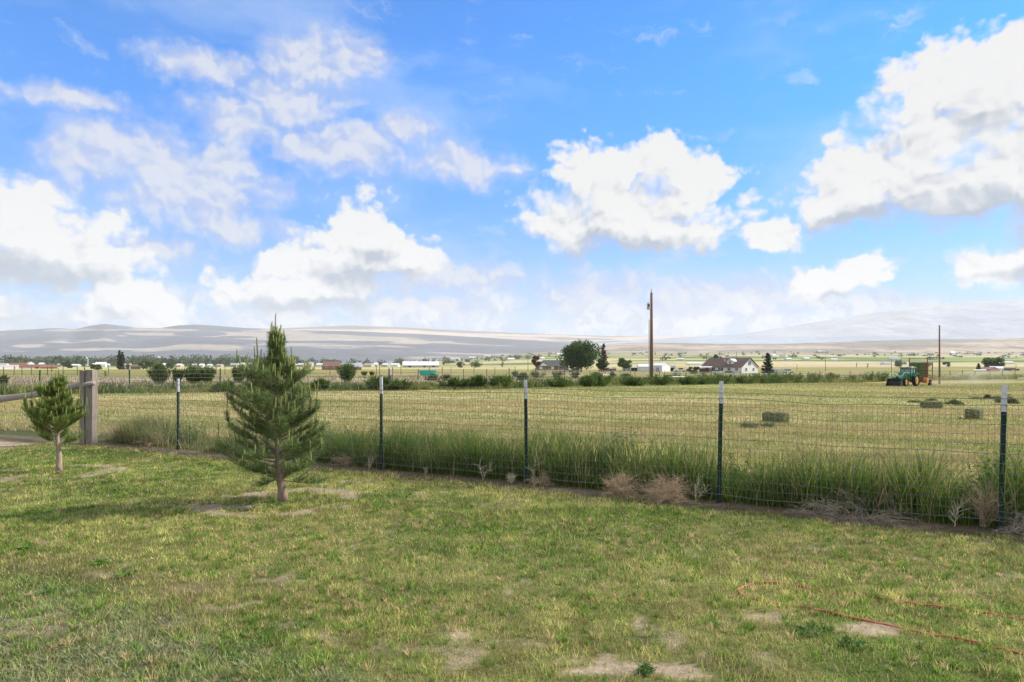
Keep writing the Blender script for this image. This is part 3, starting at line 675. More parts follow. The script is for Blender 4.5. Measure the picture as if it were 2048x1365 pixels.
# wooden corner post and its sloping brace log
cp = gp(177, 888); cpe = empty('corner_post', cp, .1, label='thick weathered square timber corner post with a brace log, behind the smaller pine', cat='post')
def timber(x0, x1, d, z1, seed):
    g = random.Random(seed); m = MB(); zz = [z1 * i / 9 for i in range(10)]; n0 = 0
    for z in zz:
        for (x, y) in ((x0, -d), (x1, -d), (x1, d), (x0, d)):
            m.v.append((x + g.uniform(-.004, .004), y + g.uniform(-.004, .004), z + (g.uniform(-.01, .012) if z == zz[-1] else 0)))
    for i in range(9):
        for k in range(4): m.f.append((i * 4 + k, i * 4 + (k + 1) % 4, i * 4 + 4 + (k + 1) % 4, i * 4 + 4 + k))
    m.f.append((36, 37, 38, 39)); return m
timber(-.125, -.030, .105, 1.53, 1).build('post_half', M_OLD, cpe); timber(-.008, .125, .11, 1.54, 2).build('post_half', M_OLD, cpe)
a = gp(197, 888); a = Vector((cp.x + .22, cp.y - .17, 1.245)); b = Vector((-12.6, 15.6, .66))
pts = [a.lerp(b, t_ / 9) + Vector((0, 0, .018 * math.sin(t_ * 1.3))) for t_ in range(10)]
pts = [p - cp for p in pts]; Mi = Matrix.Rotation(-.1, 3, 'Z'); pts = [Mi @ p for p in pts]
m = MB(); m.tube(pts, [.045, .062] + [.066 + .004 * math.sin(i * 2.1) for i in range(8)], 12); m.build('brace_log', M_LOG, cpe, smooth=True)
for z in (.25, .55, .78, 1.17): m = MB(); m.tube([Vector((x, y, z + .004 * (x + y))) for x, y in ((-.13, -.11), (.13, -.115), (.13, .115), (-.13, .11), (-.13, -.11))], .003, 4); m.build('wrap_wire', M_WIRE, cpe)

# ------------------------------------------------------------------ tumbleweeds, dry stalks and twigs caught on the fence
M_TUM = mat('dry tumbleweed', (.66, .51, .34), .9, .25, 12, col2=(.48, .35, .22), trans=0)
M_STALK = mat('bleached stalk', (.62, .56, .42), .9, .2, 12)
M_TWIG = mat('grey dead twig', (.33, .27, .22), .9, .3, 12, col2=(.46, .39, .30))
def tumble(name, p, rx, rz, n, material, seed, label, cat, group=None, upright=False, lean=None, r=.003, dx=0.):
    g = random.Random(seed); m = MB()
    def limb(q, d, L, rad, depth):
        pts = [q]; dd = Vector(d)
        for i in range(4):
            dd = (dd + Vector((g.uniform(-.35, .35), g.uniform(-.35, .35), g.uniform(-.3, .32) - (.0 if upright else .12 * i)))).normalized(); pts.append(pts[-1] + dd * L / 4)
            pts[-1].z = max(pts[-1].z, .005)
        m.tube(pts, [rad, rad * .85, rad * .7, rad * .5, rad * .25], 3, cap=False)
        if depth:
            for i in (1, 2, 3, 4):
                for _ in range(2 if depth > 1 else 1): limb(pts[i].copy(), (dd + Vector((g.uniform(-1, 1), g.uniform(-1, 1), g.uniform(-.3, .9)))).normalized(), L * g.uniform(.35, .6), rad * .6, depth - 1)
    for i in range(n):
        a = g.uniform(0, 6.283); e = g.uniform(.2, 1.3) if upright else g.uniform(-.1, 1.35)
        d = Vector((math.cos(a) * math.cos(e) * (1 if upright else rx / max(rx, rz)), math.sin(a) * math.cos(e) * .7, math.sin(e) * rz / max(rx, rz))).normalized()
        if upright: d = (d * .45 + Vector((0, 0, 1))).normalized()
        if lean: d = (d + Vector(lean)).normalized()
        limb(Vector((g.uniform(-.2, .2) * rx, g.uniform(-.1, .1) * rx, rz * (.02 if upright else .25 * g.random()))), d, (rz if upright else max(rx, rz)) * g.uniform(.7, 1.05), r, 2)
    o = m.build(name, material); o.location = p; return tag(o, label, cat, group)
def infence(px, d): return Vector(onfence(px, d))
tumble('tumbleweed', infence(1240, -.14), .23, .23, 90, M_TUM, 1, 'round dry pinkish tumbleweed at the foot of the wire, the one nearer the middle post', 'tumbleweed', 'tumbleweeds piled against the fence')
tumble('tumbleweed', infence(1330, -.14), .27, .23, 100, M_TUM, 2, 'wider tan tumbleweed at the foot of the wire, right of the round one', 'tumbleweed', 'tumbleweeds piled against the fence')
tumble('tumbleweed', infence(1970, .1), .20, .34, 26, M_TUM, 3, 'tall curled brown dead weed clinging beside the rightmost steel post', 'tumbleweed', None, True, (.1, 0, 0), .0028)
tumble('tumbleweed', infence(690, .1), .20, .16, 34, M_TUM, 4, 'low brown tumbleweed just right of the big pine', 'tumbleweed')
tumble('tumbleweed', infence(235, .35), .26, .30, 34, M_TUM, 5, 'loose tan tangle of dead weed right of the timber corner post', 'tumbleweed', None, True)
tumble('tumbleweed', infence(310, .2), .26, .26, 38, M_TUM, 15, 'brownish tangle of dead weed left of the first steel post', 'tumbleweed')
tumble('tumbleweed', infence(1082, .03), .16, .13, 26, M_TUM, 6, 'small flat dry weed clump right beside the middle steel post', 'tumbleweed')
tumble('tumbleweed', infence(1023, -.12), .07, .10, 22, M_STALK, 16, 'small pale upright weed tuft left of the middle steel post', 'tumbleweed', None, True)
for i, (px, d, h, l) in enumerate([(966, -.12, .26, 'bleached white dead stalk with side branches, left of the middle steel post'), (738, -.02, .24, 'white dead stalk against green grass just left of the second steel post in view'), (1066, .05, .30, 'thin white dead stalk right of the middle steel post'),
        (852, -.05, .10, 'little pale broken stalk low at the fence between two steel posts'), (1392, -.05, .24, 'pale branching dead twig left of the tall steel post, right of the tumbleweeds'), (1908, -.02, .22, 'pale forked dead twig left of the rightmost steel post')]):
    tumble('dead_stalk', infence(px, d), .05, h, 2 if i != 4 else 3, M_STALK, 20 + i, l, 'dead stalk', None, True, None, .004)
tumble('twig_pile', infence(1735, -.08), .42, .10, 24, M_TWIG, 30, 'long heap of grey dead twigs lying along the fence foot', 'twig pile', None, False, (.5, -.28, 0), .0026)
tumble('twig_pile', infence(1640, -.05), .30, .14, 24, M_TWIG, 31, 'smaller heap of tan twigs left of the long grey one', 'twig pile')
tumble('twig_pile', infence(2035, -.10), .2, .2, 20, M_TWIG, 32, 'dead twigs right of the rightmost steel post', 'twig pile')
m = MB(); m.box((0, 0, .02), (.09, .07, .045), taper=.6); o = m.build('stone', mat('pale stone', (.55, .52, .47), .9, .2, 8, bump=.4), bevel=.012); o.location = gp(768, 934); tag(o, 'pale white stone at the foot of a steel post', 'stone')

# ------------------------------------------------------------------ garden hose
hp = [(2200,1262),(2110,1250),(2048,1241),(1950,1224),(1850,1213),(1750,1197),(1650,1185),(1590,1172),(1545,1168),(1508,1169),(1484,1175),(1477,1183),(1484,1192),(1505,1199),(1560,1209),(1630,1221),(1700,1237),(1770,1250),(1850,1268),(1930,1284),(2000,1300),(2110,1322),(2200,1340)]
pp = [gp(*q) for q in hp]; pts = []
for i in range(1, len(pp) - 2):
    for k in range(10):
        t_ = k / 10; p0, p1, p2, p3 = pp[i - 1:i + 3]
        q = .5 * ((2 * p1) + (p2 - p0) * t_ + (2 * p0 - 5 * p1 + 4 * p2 - p3) * t_ ** 2 + (3 * p1 - p0 - 3 * p2 + p3) * t_ ** 3)
        q.z = zf(q.x, q.y) + .006 + .006 * math.sin(i * 1.7 + t_ * 3); pts.append(q)
m = MB(); m.tube(pts, .0068, 10); tag(m.build('garden_hose', mat('red rubber hose', (.42, .035, .03), .45, .25, 6, col2=(.50, .13, .10), spec=.5), smooth=True), 'red garden hose looped across the lawn', 'hose')

# ------------------------------------------------------------------ the two young pines
M_BARK = mat('pine bark', (.36, .28, .22), .9, .35, 14, col2=(.17, .12, .09), bump=.9, stretch=(1, 1, .45), fine=(60, .25))
M_BARK2 = mat('pale pine bark', (.40, .315, .245), .9, .3, 14, col2=(.30, .215, .16), bump=.8, stretch=(1, 1, .4), fine=(60, .2))
M_NEED = mat('pine needles', trans=.25, attr=True, var=.18, scale=7, rough=.5, spec=.35)
M_CANDLE = mat('new pine shoot', (.26, .31, .10), .8, .2, 30, fine=(90, .25), bump=.4)
def pine(name, P, H, prof, z0, nbr, seed, trunk, barkm, nl, ncol, label, leaders, up=1.0, cs=1.0, shift=None, dens=1.0, extra=()):
    """prof: list of (height fraction, reach left, reach right) in metres; branches rise and end in upright shoots"""
    g = random.Random(seed); gn = np.random.default_rng(seed)
    root = empty(name, P, label=label, cat='pine tree', group='young pines on the lawn')
    pf = np.array(prof); tb = MB(); tr = [Vector(q) for q in trunk]
    def axis(z):
        for a, b in zip(tr[:-1], tr[1:]):
            if a.z <= z <= b.z: return a.lerp(b, (z - a.z) / (b.z - a.z))
        return tr[-1].copy()
    rt = [.055 * cs * (1 - .86 * max(0, q.z / H) ** .8) + (.012 if q.z < .06 else 0) + g.uniform(-.003, .003) for q in tr]
    tb.tube(tr, rt, 12); tb.build('trunk', barkm, root, smooth=True)
    br = MB(); twigs = []; lcand = []
    for i in range(nbr):
        f = (i + .5 * g.random()) / nbr; z = z0 + (H * .86 - z0) * f ** 1.02; a = i * 2.399 + g.uniform(-.5, .5)
        lr = np.interp(z / H, pf[:, 0], pf[:, 1]) * (math.cos(a) < 0) + np.interp(z / H, pf[:, 0], pf[:, 2]) * (math.cos(a) >= 0)
        L = lr * g.uniform(.45, 1.12) * (.86 + .14 * abs(math.cos(a)))
        q = axis(z); pts = [q.copy()]; el = (g.uniform(.05, .40) + .55 * (z / H) - .35 * max(0, .30 - z / H) / .15) * up
        d = Vector((math.cos(a) * math.cos(el), math.sin(a) * math.cos(el), math.sin(el))); n = 7
        for k in range(n):
            d = (d + Vector((g.uniform(-.08, .08), g.uniform(-.08, .08), (.02 + .05 * (k > 3)) * up))).normalized(); pts.append(pts[-1] + d * L / n * 1.1)
        r0 = .004 + .011 * L; br.tube(pts, [r0 * (1 - .8 * k / n) for k in range(n + 1)], 6, cap=False)
        twigs.append((pts[4:], True))
        for k in range(2, n):
            for sgn in (-1, 1):
                if g.random() < .86:
                    l2 = (.10 + .34 * L * (1 - .55 * k / n)) * g.uniform(.6, 1.1); sd_ = d.cross(Vector((0, 0, 1))).normalized() * sgn
                    e = (d * .9 + sd_ * g.uniform(.35, .9) + Vector((0, 0, g.uniform(-.25, .35) * up))).normalized(); w_ = [pts[k].copy()]
                    for _ in range(5): e = (e + Vector((g.uniform(-.08, .08), g.uniform(-.08, .08), .07 * up))).normalized(); w_.append(w_[-1] + e * l2 / 5)
                    br.tube(w_, [.0045, .004, .0035, .003, .0025, .002], 4, cap=False); twigs.append((w_, g.random() < .30))
    # leader and the shoots round it
    lead = [axis(H * .62), axis(H * .75), axis(H * .9)]; twigs.append((lead, False))
    for (x, zb, zt, yy) in leaders:
        zm = zb + (zt - zb) * .35; b0 = Vector((x * .96, yy, zb)); t0 = Vector((x, yy, zm)); q = axis(max(z0, zb - .10 - .45 * abs(x + .06)))
        w_ = [q, q.lerp(b0, .5) - Vector((0, 0, .02)), b0, t0]; br.tube(w_, [.009, .007, .005, .004], 5, cap=False); twigs.append((w_[:3], False)); twigs.append((w_[1:], False)); twigs.append(([b0, t0], False)); lcand.append((t0, zt - zm))
    br.build('branches', barkm, root, smooth=True)
    # needles
    Vn = []; Cn = []; cand = []
    for w_, tip in twigs:
        L = sum((b - a).length for a, b in zip(w_[:-1], w_[1:])); n = max(16, int(L * 520 * dens)); seg = gn.random(n) * (len(w_) - 1); i0 = seg.astype(int); fr = seg - i0
        A = np.array([list(q) for q in w_]); B = A[i0] * (1 - fr)[:, None] + A[np.minimum(i0 + 1, len(w_) - 1)] * fr[:, None]
        T = A[np.minimum(i0 + 1, len(w_) - 1)] - A[i0]; T /= np.maximum(np.linalg.norm(T, axis=1), 1e-6)[:, None]
        Rn = gn.normal(size=(n, 3)); Rn -= (Rn * T).sum(1)[:, None] * T; Rn /= np.linalg.norm(Rn, axis=1)[:, None]
        Dn = T * (.45 + .6 * gn.random(n))[:, None] + Rn * (.8 + .4 * gn.random(n))[:, None]; Dn[:, 2] += .10; Dn /= np.linalg.norm(Dn, axis=1)[:, None]
        ln = nl * (.65 + .5 * gn.random(n)); Sx = np.cross(Dn, gn.normal(size=(n, 3))); Sx /= np.linalg.norm(Sx, axis=1)[:, None]; Sx *= .0017
        Vn.append(np.stack([B - Sx, B + Sx, B + Dn * ln[:, None]], 1).reshape(-1, 3))
        c = np.array(ncol) * (.6 + .75 * gn.random(n))[:, None]; c[gn.random(n) < .04] = (.30, .22, .10); Cn.append(np.repeat(c, 3, 0))
        if tip: cand.append((w_[-1], g.uniform(.05, .13) * (1.0 if w_[-1].z > H * .3 else .7)))
    cand += lcand
    for q in extra: cand.append((Vector(q[:3]), q[3]))
    for q, l in cand:
        k = Vector((g.uniform(-.12, .12), g.uniform(-.12, .12), 1)).normalized(); n = 5; rr = [.0055, .0072, .006, .001]; zz = [-.01, l * .5, l * .9, l]; ring = []
        for z_, r_ in zip(zz, rr): ring.append([np.array(q + k * z_) + np.array((math.cos(6.2832 * j / n) * r_, math.sin(6.2832 * j / n) * r_, 0)) for j in range(n)])
        T_ = []
        for i in range(3):
            for j in range(n): a_, b_, c_, d_ = ring[i][j], ring[i][(j + 1) % n], ring[i + 1][(j + 1) % n], ring[i + 1][j]; T_ += [a_, b_, c_, a_, c_, d_]
        Vn.append(np.array(T_)); Cn.append(np.broadcast_to(np.array((.34, .38, .12)) * g.uniform(.8, 1.15), (len(T_), 3)))
        n = int(40 * l / .1); fr = gn.random(n); B = np.array(q)[None] + np.array(k)[None] * (l * fr)[:, None]; Rn = gn.normal(size=(n, 3)); Rn[:, 2] = 0; Rn /= np.linalg.norm(Rn, axis=1)[:, None]
        Dn = Rn * .45 + np.array(k)[None]; Sx = np.cross(Dn, Rn); Sx /= np.linalg.norm(Sx, axis=1)[:, None]; Sx *= .0018
        Vn.append(np.stack([B - Sx, B + Sx, B + Dn * (.022 + .012 * gn.random(n))[:, None]], 1).reshape(-1, 3)); Cn.append(np.repeat(np.array((.27, .35, .09)) * (.7 + .6 * gn.random(n))[:, None], 3, 0))
    V = np.concatenate(Vn); npmesh('needles', V, np.arange(len(V)).reshape(-1, 3), M_NEED, root, cols=np.concatenate(Cn))
    return root
# metres per photograph pixel at each pine
k1 = P1.y / F; k2 = P2.y / F
def h1(py): return (1003 - py) * k1
def h2(py): return (943 - py) * k2
T1 = [(0, 0, -.02), (.004, 0, .05), (-.01, 0, .16), (-.035, .01, .30), (-.05, 0, .55), (-.055, 0, .95), (-.06, 0, 1.35), (-.075, 0, 1.75), (-.085, 0, 2.05), (-.085, 0, 2.2)]
pine('pine_tree', P1, 2.27, [(.08, .52, .42), (.14, .72, .50), (.24, .78, .52), (.34, .74, .52), (.45, .68, .50), (.55, .60, .48), (.58, .44, .40), (.63, .28, .28), (.68, .12, .12), (.80, .04, .04), (.9, .05, .05), (1, .03, .03)], .25, 92, 3, T1, M_BARK, .070, (.17, .25, .08),
     'larger young pine with dark green needles and upright shoots, left of centre',
     [(-.085, 2.0, 2.27, 0), (-.115, 1.85, 2.17, -.03), (-.06, 1.8, 2.12, .04), (-.135, 1.82, 2.12, .03), (-.04, 1.7, 2.08, -.03), (-.30, 1.62, 1.98, 0), (-.355, 1.6, 1.88, .05), (-.25, 1.55, 1.84, -.04), (.12, 1.5, 1.86, 0), (.165, 1.48, 1.74, -.05), (.08, 1.46, 1.74, .04),
      (-.40, 1.3, 1.62, -.05), (-.36, 1.2, 1.66, .1), (-.62, 1.15, 1.50, 0), (-.66, .95, 1.32, -.04), (.34, 1.1, 1.52, 0), (.40, 1.1, 1.46, .05), (.28, 1.1, 1.42, -.08), (.20, 1.05, 1.36, .1), (-.78, .6, .96, 0), (.43, .9, 1.12, -.05), (.47, .6, .84, 0), (-.2, 1.2, 1.5, -.15), (-.12, 1.3, 1.72, -.12), (0, 1.2, 1.6, -.16), (.1, 1.0, 1.35, -.2)], dens=1.25)
T2 = [(0, 0, -.02), (.0, 0, .10), (.005, 0, .24), (-.02, 0, .42), (-.035, 0, .62), (-.06, 0, .85), (-.03, 0, 1.1), (.0, 0, 1.35), (.01, 0, 1.55)]
pine('pine_tree', P2, 1.60, [(.22, .34, .30), (.34, .50, .42), (.5, .50, .42), (.60, .44, .36), (.68, .24, .22), (.8, .06, .06), (1, .03, .03)], .42, 40, 12, T2, M_BARK2, .055, (.20, .29, .055),
     'smaller young pine with bushy tufts and bare pale trunk, beside the timber post',
     [(0, 1.35, 1.60, 0), (.05, 1.3, 1.52, .03), (-.30, 1.2, 1.40, 0), (-.53, 1.0, 1.36, 0), (-.56, .95, 1.22, .04), (-.25, 1.1, 1.40, -.04), (-.40, 1.0, 1.26, -.05), (-.1, 1.1, 1.32, -.06), (.09, 1.2, 1.40, .05), (.2, 1.05, 1.30, 0), (.30, 1.0, 1.33, 0), (.33, .9, 1.2, .05), (.07, 1.0, 1.28, -.1), (-.18, .95, 1.2, -.12)], up=1.1, cs=.85, dens=2.3)

# ------------------------------------------------------------------ trees and shrubs farther off
M_LEAF = mat('far leaves', trans=.3, attr=True, var=.25, scale=.35, rough=.7, spec=.15)
M_TRUNK = mat('tree trunk', (.14, .11, .085), .9, .3, 3)
def leafcloud(C, Rr, n, size, col, g, flat=1.):
    """leaf-sized faces spread through lumps; C centres, Rr radii"""
    C = np.array(C, float); Rr = np.array(Rr, float); w_ = Rr[:, 0] * Rr[:, 2]; i = g.choice(len(C), n, p=w_ / w_.sum())
    u = g.normal(size=(n, 3)); u /= np.linalg.norm(u, axis=1)[:, None]; rr = g.random(n) ** .45
    p = C[i] + u * Rr[i] * rr[:, None]; a = g.normal(size=(n, 3)); a /= np.linalg.norm(a, axis=1)[:, None]; b = np.cross(a, g.normal(size=(n, 3))); b /= np.linalg.norm(b, axis=1)[:, None]
    s = (size * (.6 + .8 * g.random(n)))[:, None]; V = np.stack([p - a * s, p + b * s * .6, p + a * s, p - b * s * .6], 1).reshape(-1, 3)
    lump = .8 + .4 * g.random(len(C)); c = np.array(col)[None] * (lump[i] * (.7 + .6 * g.random(n)))[:, None]
    return V, np.repeat(c, 4, 0)
def broadleaf(name, label, cat, p, W, H, col, seed, trunk=.25, n=2600, size=.35, group=None, lumps=16, oval=1.):
    g = np.random.default_rng(seed); root = empty(name, p, label=label, cat=cat, group=group); C = []; Rr = []
    for i in range(lumps):
        a = g.random() * 6.283; q = math.sqrt(g.random()) * .72; zz = g.random(); prof = math.sin(math.pi * (.12 + .80 * zz)) ** .6
        C.append((math.cos(a) * q * W / 2 * prof, math.sin(a) * q * W / 2 * prof, H * (trunk + (1 - trunk) * (.12 + .74 * zz)))); s = W * g.uniform(.11, .20); Rr.append((s, s, min(s * .85, H * .2)))
    V, c = leafcloud(C, Rr, n, size, col, g); V[:, 2] = np.clip(V[:, 2], .02 * H, None)
    m = MB(); th = H * max(trunk, .12); m.tube([(0, 0, -.1), (.01 * H, 0, th * .6), (0, .01 * H, th * 1.1), (0, 0, H * .7)], [H * .03, H * .024, H * .02, H * .008], 7)
    for k in range(0, len(C), 2): m.tube([(0, 0, th * .9), tuple(Vector(C[k]) * .5 + Vector((0, 0, th * .35))), C[k]], [H * .012, H * .009, H * .003], 5)
    m.build('trunk', M_TRUNK, root); npmesh('crown', V, np.arange(len(V)).reshape(-1, 4), M_LEAF, root, cols=c); return root
def conifer(name, label, cat, p, W, H, col, seed, n=1500, size=.25, group=None, base=.05, brown=0., narrow=1.):
    g = np.random.default_rng(seed); root = empty(name, p, label=label, cat=cat, group=group); m = MB(); m.tube([(0, 0, -.1), (0, 0, H * .97)], [H * .022, H * .003], 6)
    V = []; Cc = []; nb = int(26 + H * 2)
    for i in range(nb):
        z = H * (base + (.97 - base) * (i / nb)); r = W / 2 * (1 - (z / H)) ** (.8 * narrow) * g.uniform(.75, 1.1) * min(1, .75 + z / H * 3); a = i * 2.4 + g.random()
        m.tube([(0, 0, z), (math.cos(a) * r * .6, math.sin(a) * r * .6, z - r * .10), (math.cos(a) * r, math.sin(a) * r, z - r * .06)], [H * .005, H * .003, H * .001], 4, cap=False)
        k = max(8, int(n / nb * (.35 + 1.3 * r / (W / 2)))); t_ = g.random(k) ** .6; sp = (g.random(k) - .5) * .9; aa = a + sp * (1 - .5 * t_)
        q = np.stack([np.cos(aa) * r * t_, np.sin(aa) * r * t_, z - r * .12 * np.sin(t_ * 3) - .05 * H * g.random(k) * .5], -1)
        u = np.stack([np.cos(aa), np.sin(aa), -.25 + .5 * g.random(k)], -1); b = np.cross(u, g.normal(size=(k, 3))); b /= np.linalg.norm(b, axis=1)[:, None]; s = (size * (.6 + .8 * g.random(k)))[:, None]
        V.append(np.stack([q - u * s, q + b * s * .45, q + u * s, q - b * s * .45], 1).reshape(-1, 3)); c = np.array(col)[None] * (.6 + .8 * g.random(k))[:, None]
        if brown: c[g.random(k) < brown] = np.array((.22, .12, .07)) * g.uniform(.8, 1.2)
        Cc.append(np.repeat(c, 4, 0))
    V = np.concatenate(V); V[:, 2] = np.clip(V[:, 2], .01 * H, None); m.build('trunk', M_TRUNK, root); npmesh('crown', V, np.arange(len(V)).reshape(-1, 4), M_LEAF, root, cols=np.concatenate(Cc)); return root
def span(x0, x1, yt, yb, D=None):
    """ground point, width and height of something that fills these photograph columns and rows"""
    p = gp((x0 + x1) / 2, yb) if D is None else at((x0 + x1) / 2, D)
    return p, (x1 - x0) / F * p.y, (HZ - yt) / F * p.y + CAMH - p.z
DKG = (.055, .095, .035); MDG = (.10, .16, .045); GRN = (.085, .135, .04)
p, W, H = span(1120, 1204, 680, 742, 300); broadleaf('cottonwood_tree', 'broad dark green cottonwood towering over the brown farmhouse', 'tree', p, W * 1.12, H, (.060, .115, .035), 1, .05, 9500, .42, lumps=46)
p, W, H = span(1190, 1216, 715, 742, 285); broadleaf('round_tree', 'small round dark tree at the right foot of the big cottonwood', 'tree', p, W, H, DKG, 2, .1, 2200, .3)
p, W, H = span(1193, 1221, 685, 741, 315); conifer('spruce_tree', 'tall half brown spruce just right of the big cottonwood', 'tree', p, W, H, (.065, .085, .05), 3, 3600, .42, brown=.45)
p, W, H = span(1061, 1083, 711, 742, 320); broadleaf('copper_tree', 'small reddish brown leaved tree left of the brown farmhouse', 'tree', p, W, H, (.14, .075, .06), 4, .3, 1500, .3)
p, W, H = span(1233, 1266, 716, 741, 330); broadleaf('shade_tree', 'small shade tree behind the white sheds, between cottonwood and utility pole', 'tree', p, W, H, GRN, 5, .25, 2000, .32)
p, W, H = span(1372, 1402, 733, 746, 250); broadleaf('garden_shrub', 'low dark bush between the pickup and the white farmhouse', 'shrub', p, W, H, DKG, 6, .02, 1200, .22)
p, W, H = span(1413, 1446, 709, 745, 290); broadleaf('juniper_tree', 'dark bushy tree behind the left end of the white farmhouse', 'tree', p, W, H, (.05, .085, .04), 7, .1, 2400, .34)
p, W, H = span(1522, 1549, 704, 745, 262); conifer('spruce_tree', 'dark full spruce at the gable end of the white farmhouse', 'tree', p, W, H, (.055, .085, .06), 8, 4200, .42)
p, W, H = span(1950, 1964, 726, 744, 330); conifer('spruce_tree', 'short dark spruce left of the red roofed barn', 'tree', p, W, H, (.04, .065, .04), 9, 1000, .3)
p, W, H = span(1964, 2011, 714, 744, 360); broadleaf('willow_tree', 'wide dome of a tree behind the red roofed barn', 'tree', p, W, H, (.10, .15, .06), 10, .1, 3600, .42, lumps=24)
for i, (a, b, c, l) in enumerate([(234, 243, 699, 'taller left one of the twin dark spires beside the low farm sheds'), (241, 249, 702, 'right one of the twin dark spires beside the low farm sheds')]):
    p, W, H = span(a, b, c, 735, 430); conifer('spire_tree', l, 'tree', p, W * 1.25, H, (.03, .05, .033), 20 + i, 1500, .45, narrow=.55)
for i, (a, b, c, D, col, l) in enumerate([(122, 148, 722, 520, (.06, .09, .05), 'round dark tree standing between the red barn and the church spire'), (250, 262, 726, 435, DKG, 'low dark tree just right of the twin spires'), (278, 308, 719, 440, (.10, .13, .055), 'broad olive tree right of the low farm sheds'),
        (330, 352, 725, 470, (.11, .15, .06), 'pale green tree behind the round willow bushes at left'), (178, 206, 729, 400, MDG, 'low green thicket tree left of the twin spires'), (905, 934, 724, 620, (.10, .15, .07), 'low grey green tree just right of the long white shed'), (932, 970, 718, 600, (.12, .18, .08), 'broad pale green trees massed right of the long white shed'),
        (1000, 1010, 723, 640, MDG, 'small lone round tree left of the thin pole'), (1786, 1812, 719, 640, (.12, .18, .09), 'pale round tree behind the tractor, beyond the fields'), (1732, 1738, 725, 600, MDG, 'tiny round tree in the far field left of the tractor'),
        (1711, 1716, 723, 640, (.06, .10, .05), 'tiny upright tree leftmost in the far field before the tractor'), (1884, 1902, 724, 700, (.08, .11, .08), 'small blurred tree clump right behind the bare pole'), (2031, 2040, 738, 330, DKG, 'small dark bush at the end of the red roofed farmstead'),
        (100, 106, 731, 260, GRN, 'tiny round bush in the field before the red barn'), (206, 214, 742, 120, GRN, 'small lone bush in the dry pasture right of the timber post')]):
    p, W, H = span(a, b, c, 735, D); broadleaf('far_tree' if D > 280 else 'field_bush', l, 'tree' if D > 280 else 'bush', p, W, H, col, 30 + i, .08, 900 if W > 6 else 500, .05 * W if W < 8 else .45, lumps=12)
def willow(px0, px1, yt, yb, seed, label, n=3200, col=(.10, .155, .045), D=None, group='bushes beyond the ditch bank'):
    p, W, H = span(px0, px1, yt, yb, D); g = np.random.default_rng(seed); root = empty('willow_bush', p, label=label, cat='bush', group=group); V = []; Cc = []; m = MB(); ns = max(14, n // 70)
    for i in range(ns):
        a = g.random() * 6.283; q = g.random() ** .7; tip = np.array([math.cos(a) * q * W / 2, math.sin(a) * q * W / 2, H * (.55 + .45 * math.sqrt(max(0, 1 - q * q)) * g.uniform(.8, 1.05))]); b0 = tip * np.array([.25, .25, 0])
        if i % 3 == 0: m.tube([tuple(b0), tuple(b0 * .4 + tip * .6), tuple(tip)], [.03, .02, .006], 4, cap=False)
        k = 70; t_ = .12 + .88 * g.random(k); c = b0 + (tip - b0) * t_[:, None] + g.normal(size=(k, 3)) * W * .045; u = (tip - b0) / np.linalg.norm(tip - b0) + g.normal(size=(k, 3)) * .35; v = np.cross(u, g.normal(size=(k, 3))); v /= np.linalg.norm(v, axis=1)[:, None]; s = .09 + .07 * g.random((k, 1))
        c[:, 2] = np.clip(c[:, 2], .05, None); V.append(np.stack([c, c + v * s * .22 + u * s, c + u * s * 2, c - v * s * .22 + u * s], 1).reshape(-1, 3)); Cc.append(np.repeat(np.array(col)[None] * (.6 + .8 * g.random(k))[:, None] * g.uniform(.8, 1.2), 4, 0))
    V = np.concatenate(V); m.build('stems', M_TRUNK, root); npmesh('foliage', V, np.arange(len(V)).reshape(-1, 4), M_LEAF, root, cols=np.concatenate(Cc)); return root
willow(297, 342, 731, 768, 1, 'rounded green willow bush, leftmost of the large bushes beyond the ditch bank')
willow(364, 412, 736, 768, 2, 'left half of the widest double bush beyond the ditch bank')
willow(398, 432, 738, 768, 3, 'right half of the widest double bush beyond the ditch bank')
willow(342, 366, 741, 768, 13, 'small low bush filling the gap between the two largest bushes at left', 1400)
willow(459, 492, 738, 766, 4, 'green bush seen just left of the larger pine crown')
willow(672, 716, 730, 765, 5, 'large rounded bush beyond the ditch bank right of the larger pine')
for i, (a, b, c, d) in enumerate([(492, 512, 742, 760), (722, 735, 744, 752), (738, 750, 745, 752), (852, 884, 752, 763), (884, 902, 753, 762), (1028, 1062, 748, 762), (1022, 1040, 745, 755), (1060, 1092, 745, 757), (1100, 1130, 744, 757), (1140, 1160, 745, 758), (1182, 1200, 746, 757), (1214, 1232, 746, 758), (1240, 1262, 748, 762), (1340, 1362, 747, 757), (1390, 1420, 745, 757), (1498, 1520, 748, 760), (1524, 1548, 747, 760), (1565, 1580, 749, 760), (1610, 1640, 748, 760), (1650, 1672, 747, 762), (0, 14, 755, 775)]):
    willow(a, b, c, d, 40 + i, place_label('low sage green bush', (a + b) / 2), 700, (.10, .135, .055), group='low sage bushes scattered beyond the ditch bank')
# dark leafy clumps along the ditch bank itself
rb = random.Random(4)
for i in range(26):
    px = [452, 560, 640, 760, 800, 905, 935, 960, 1005, 1120, 1175, 1200, 1268, 1320, 1375, 1410, 1440, 1490, 1530, 1560, 1590, 1625, 1665, 1700, 1735, 1760][i]
    yb = np.interp(px, [300, 1000, 1500, 1790], [785, 777, 767, 762]); w_ = rb.uniform(16, 34); willow(px - w_, px + w_, yb - rb.uniform(11, 21), yb + 1, 80 + i, place_label('leafy green clump on the ditch bank', px), 1500, (.095, .15, .04), group='leafy clumps along the ditch bank')

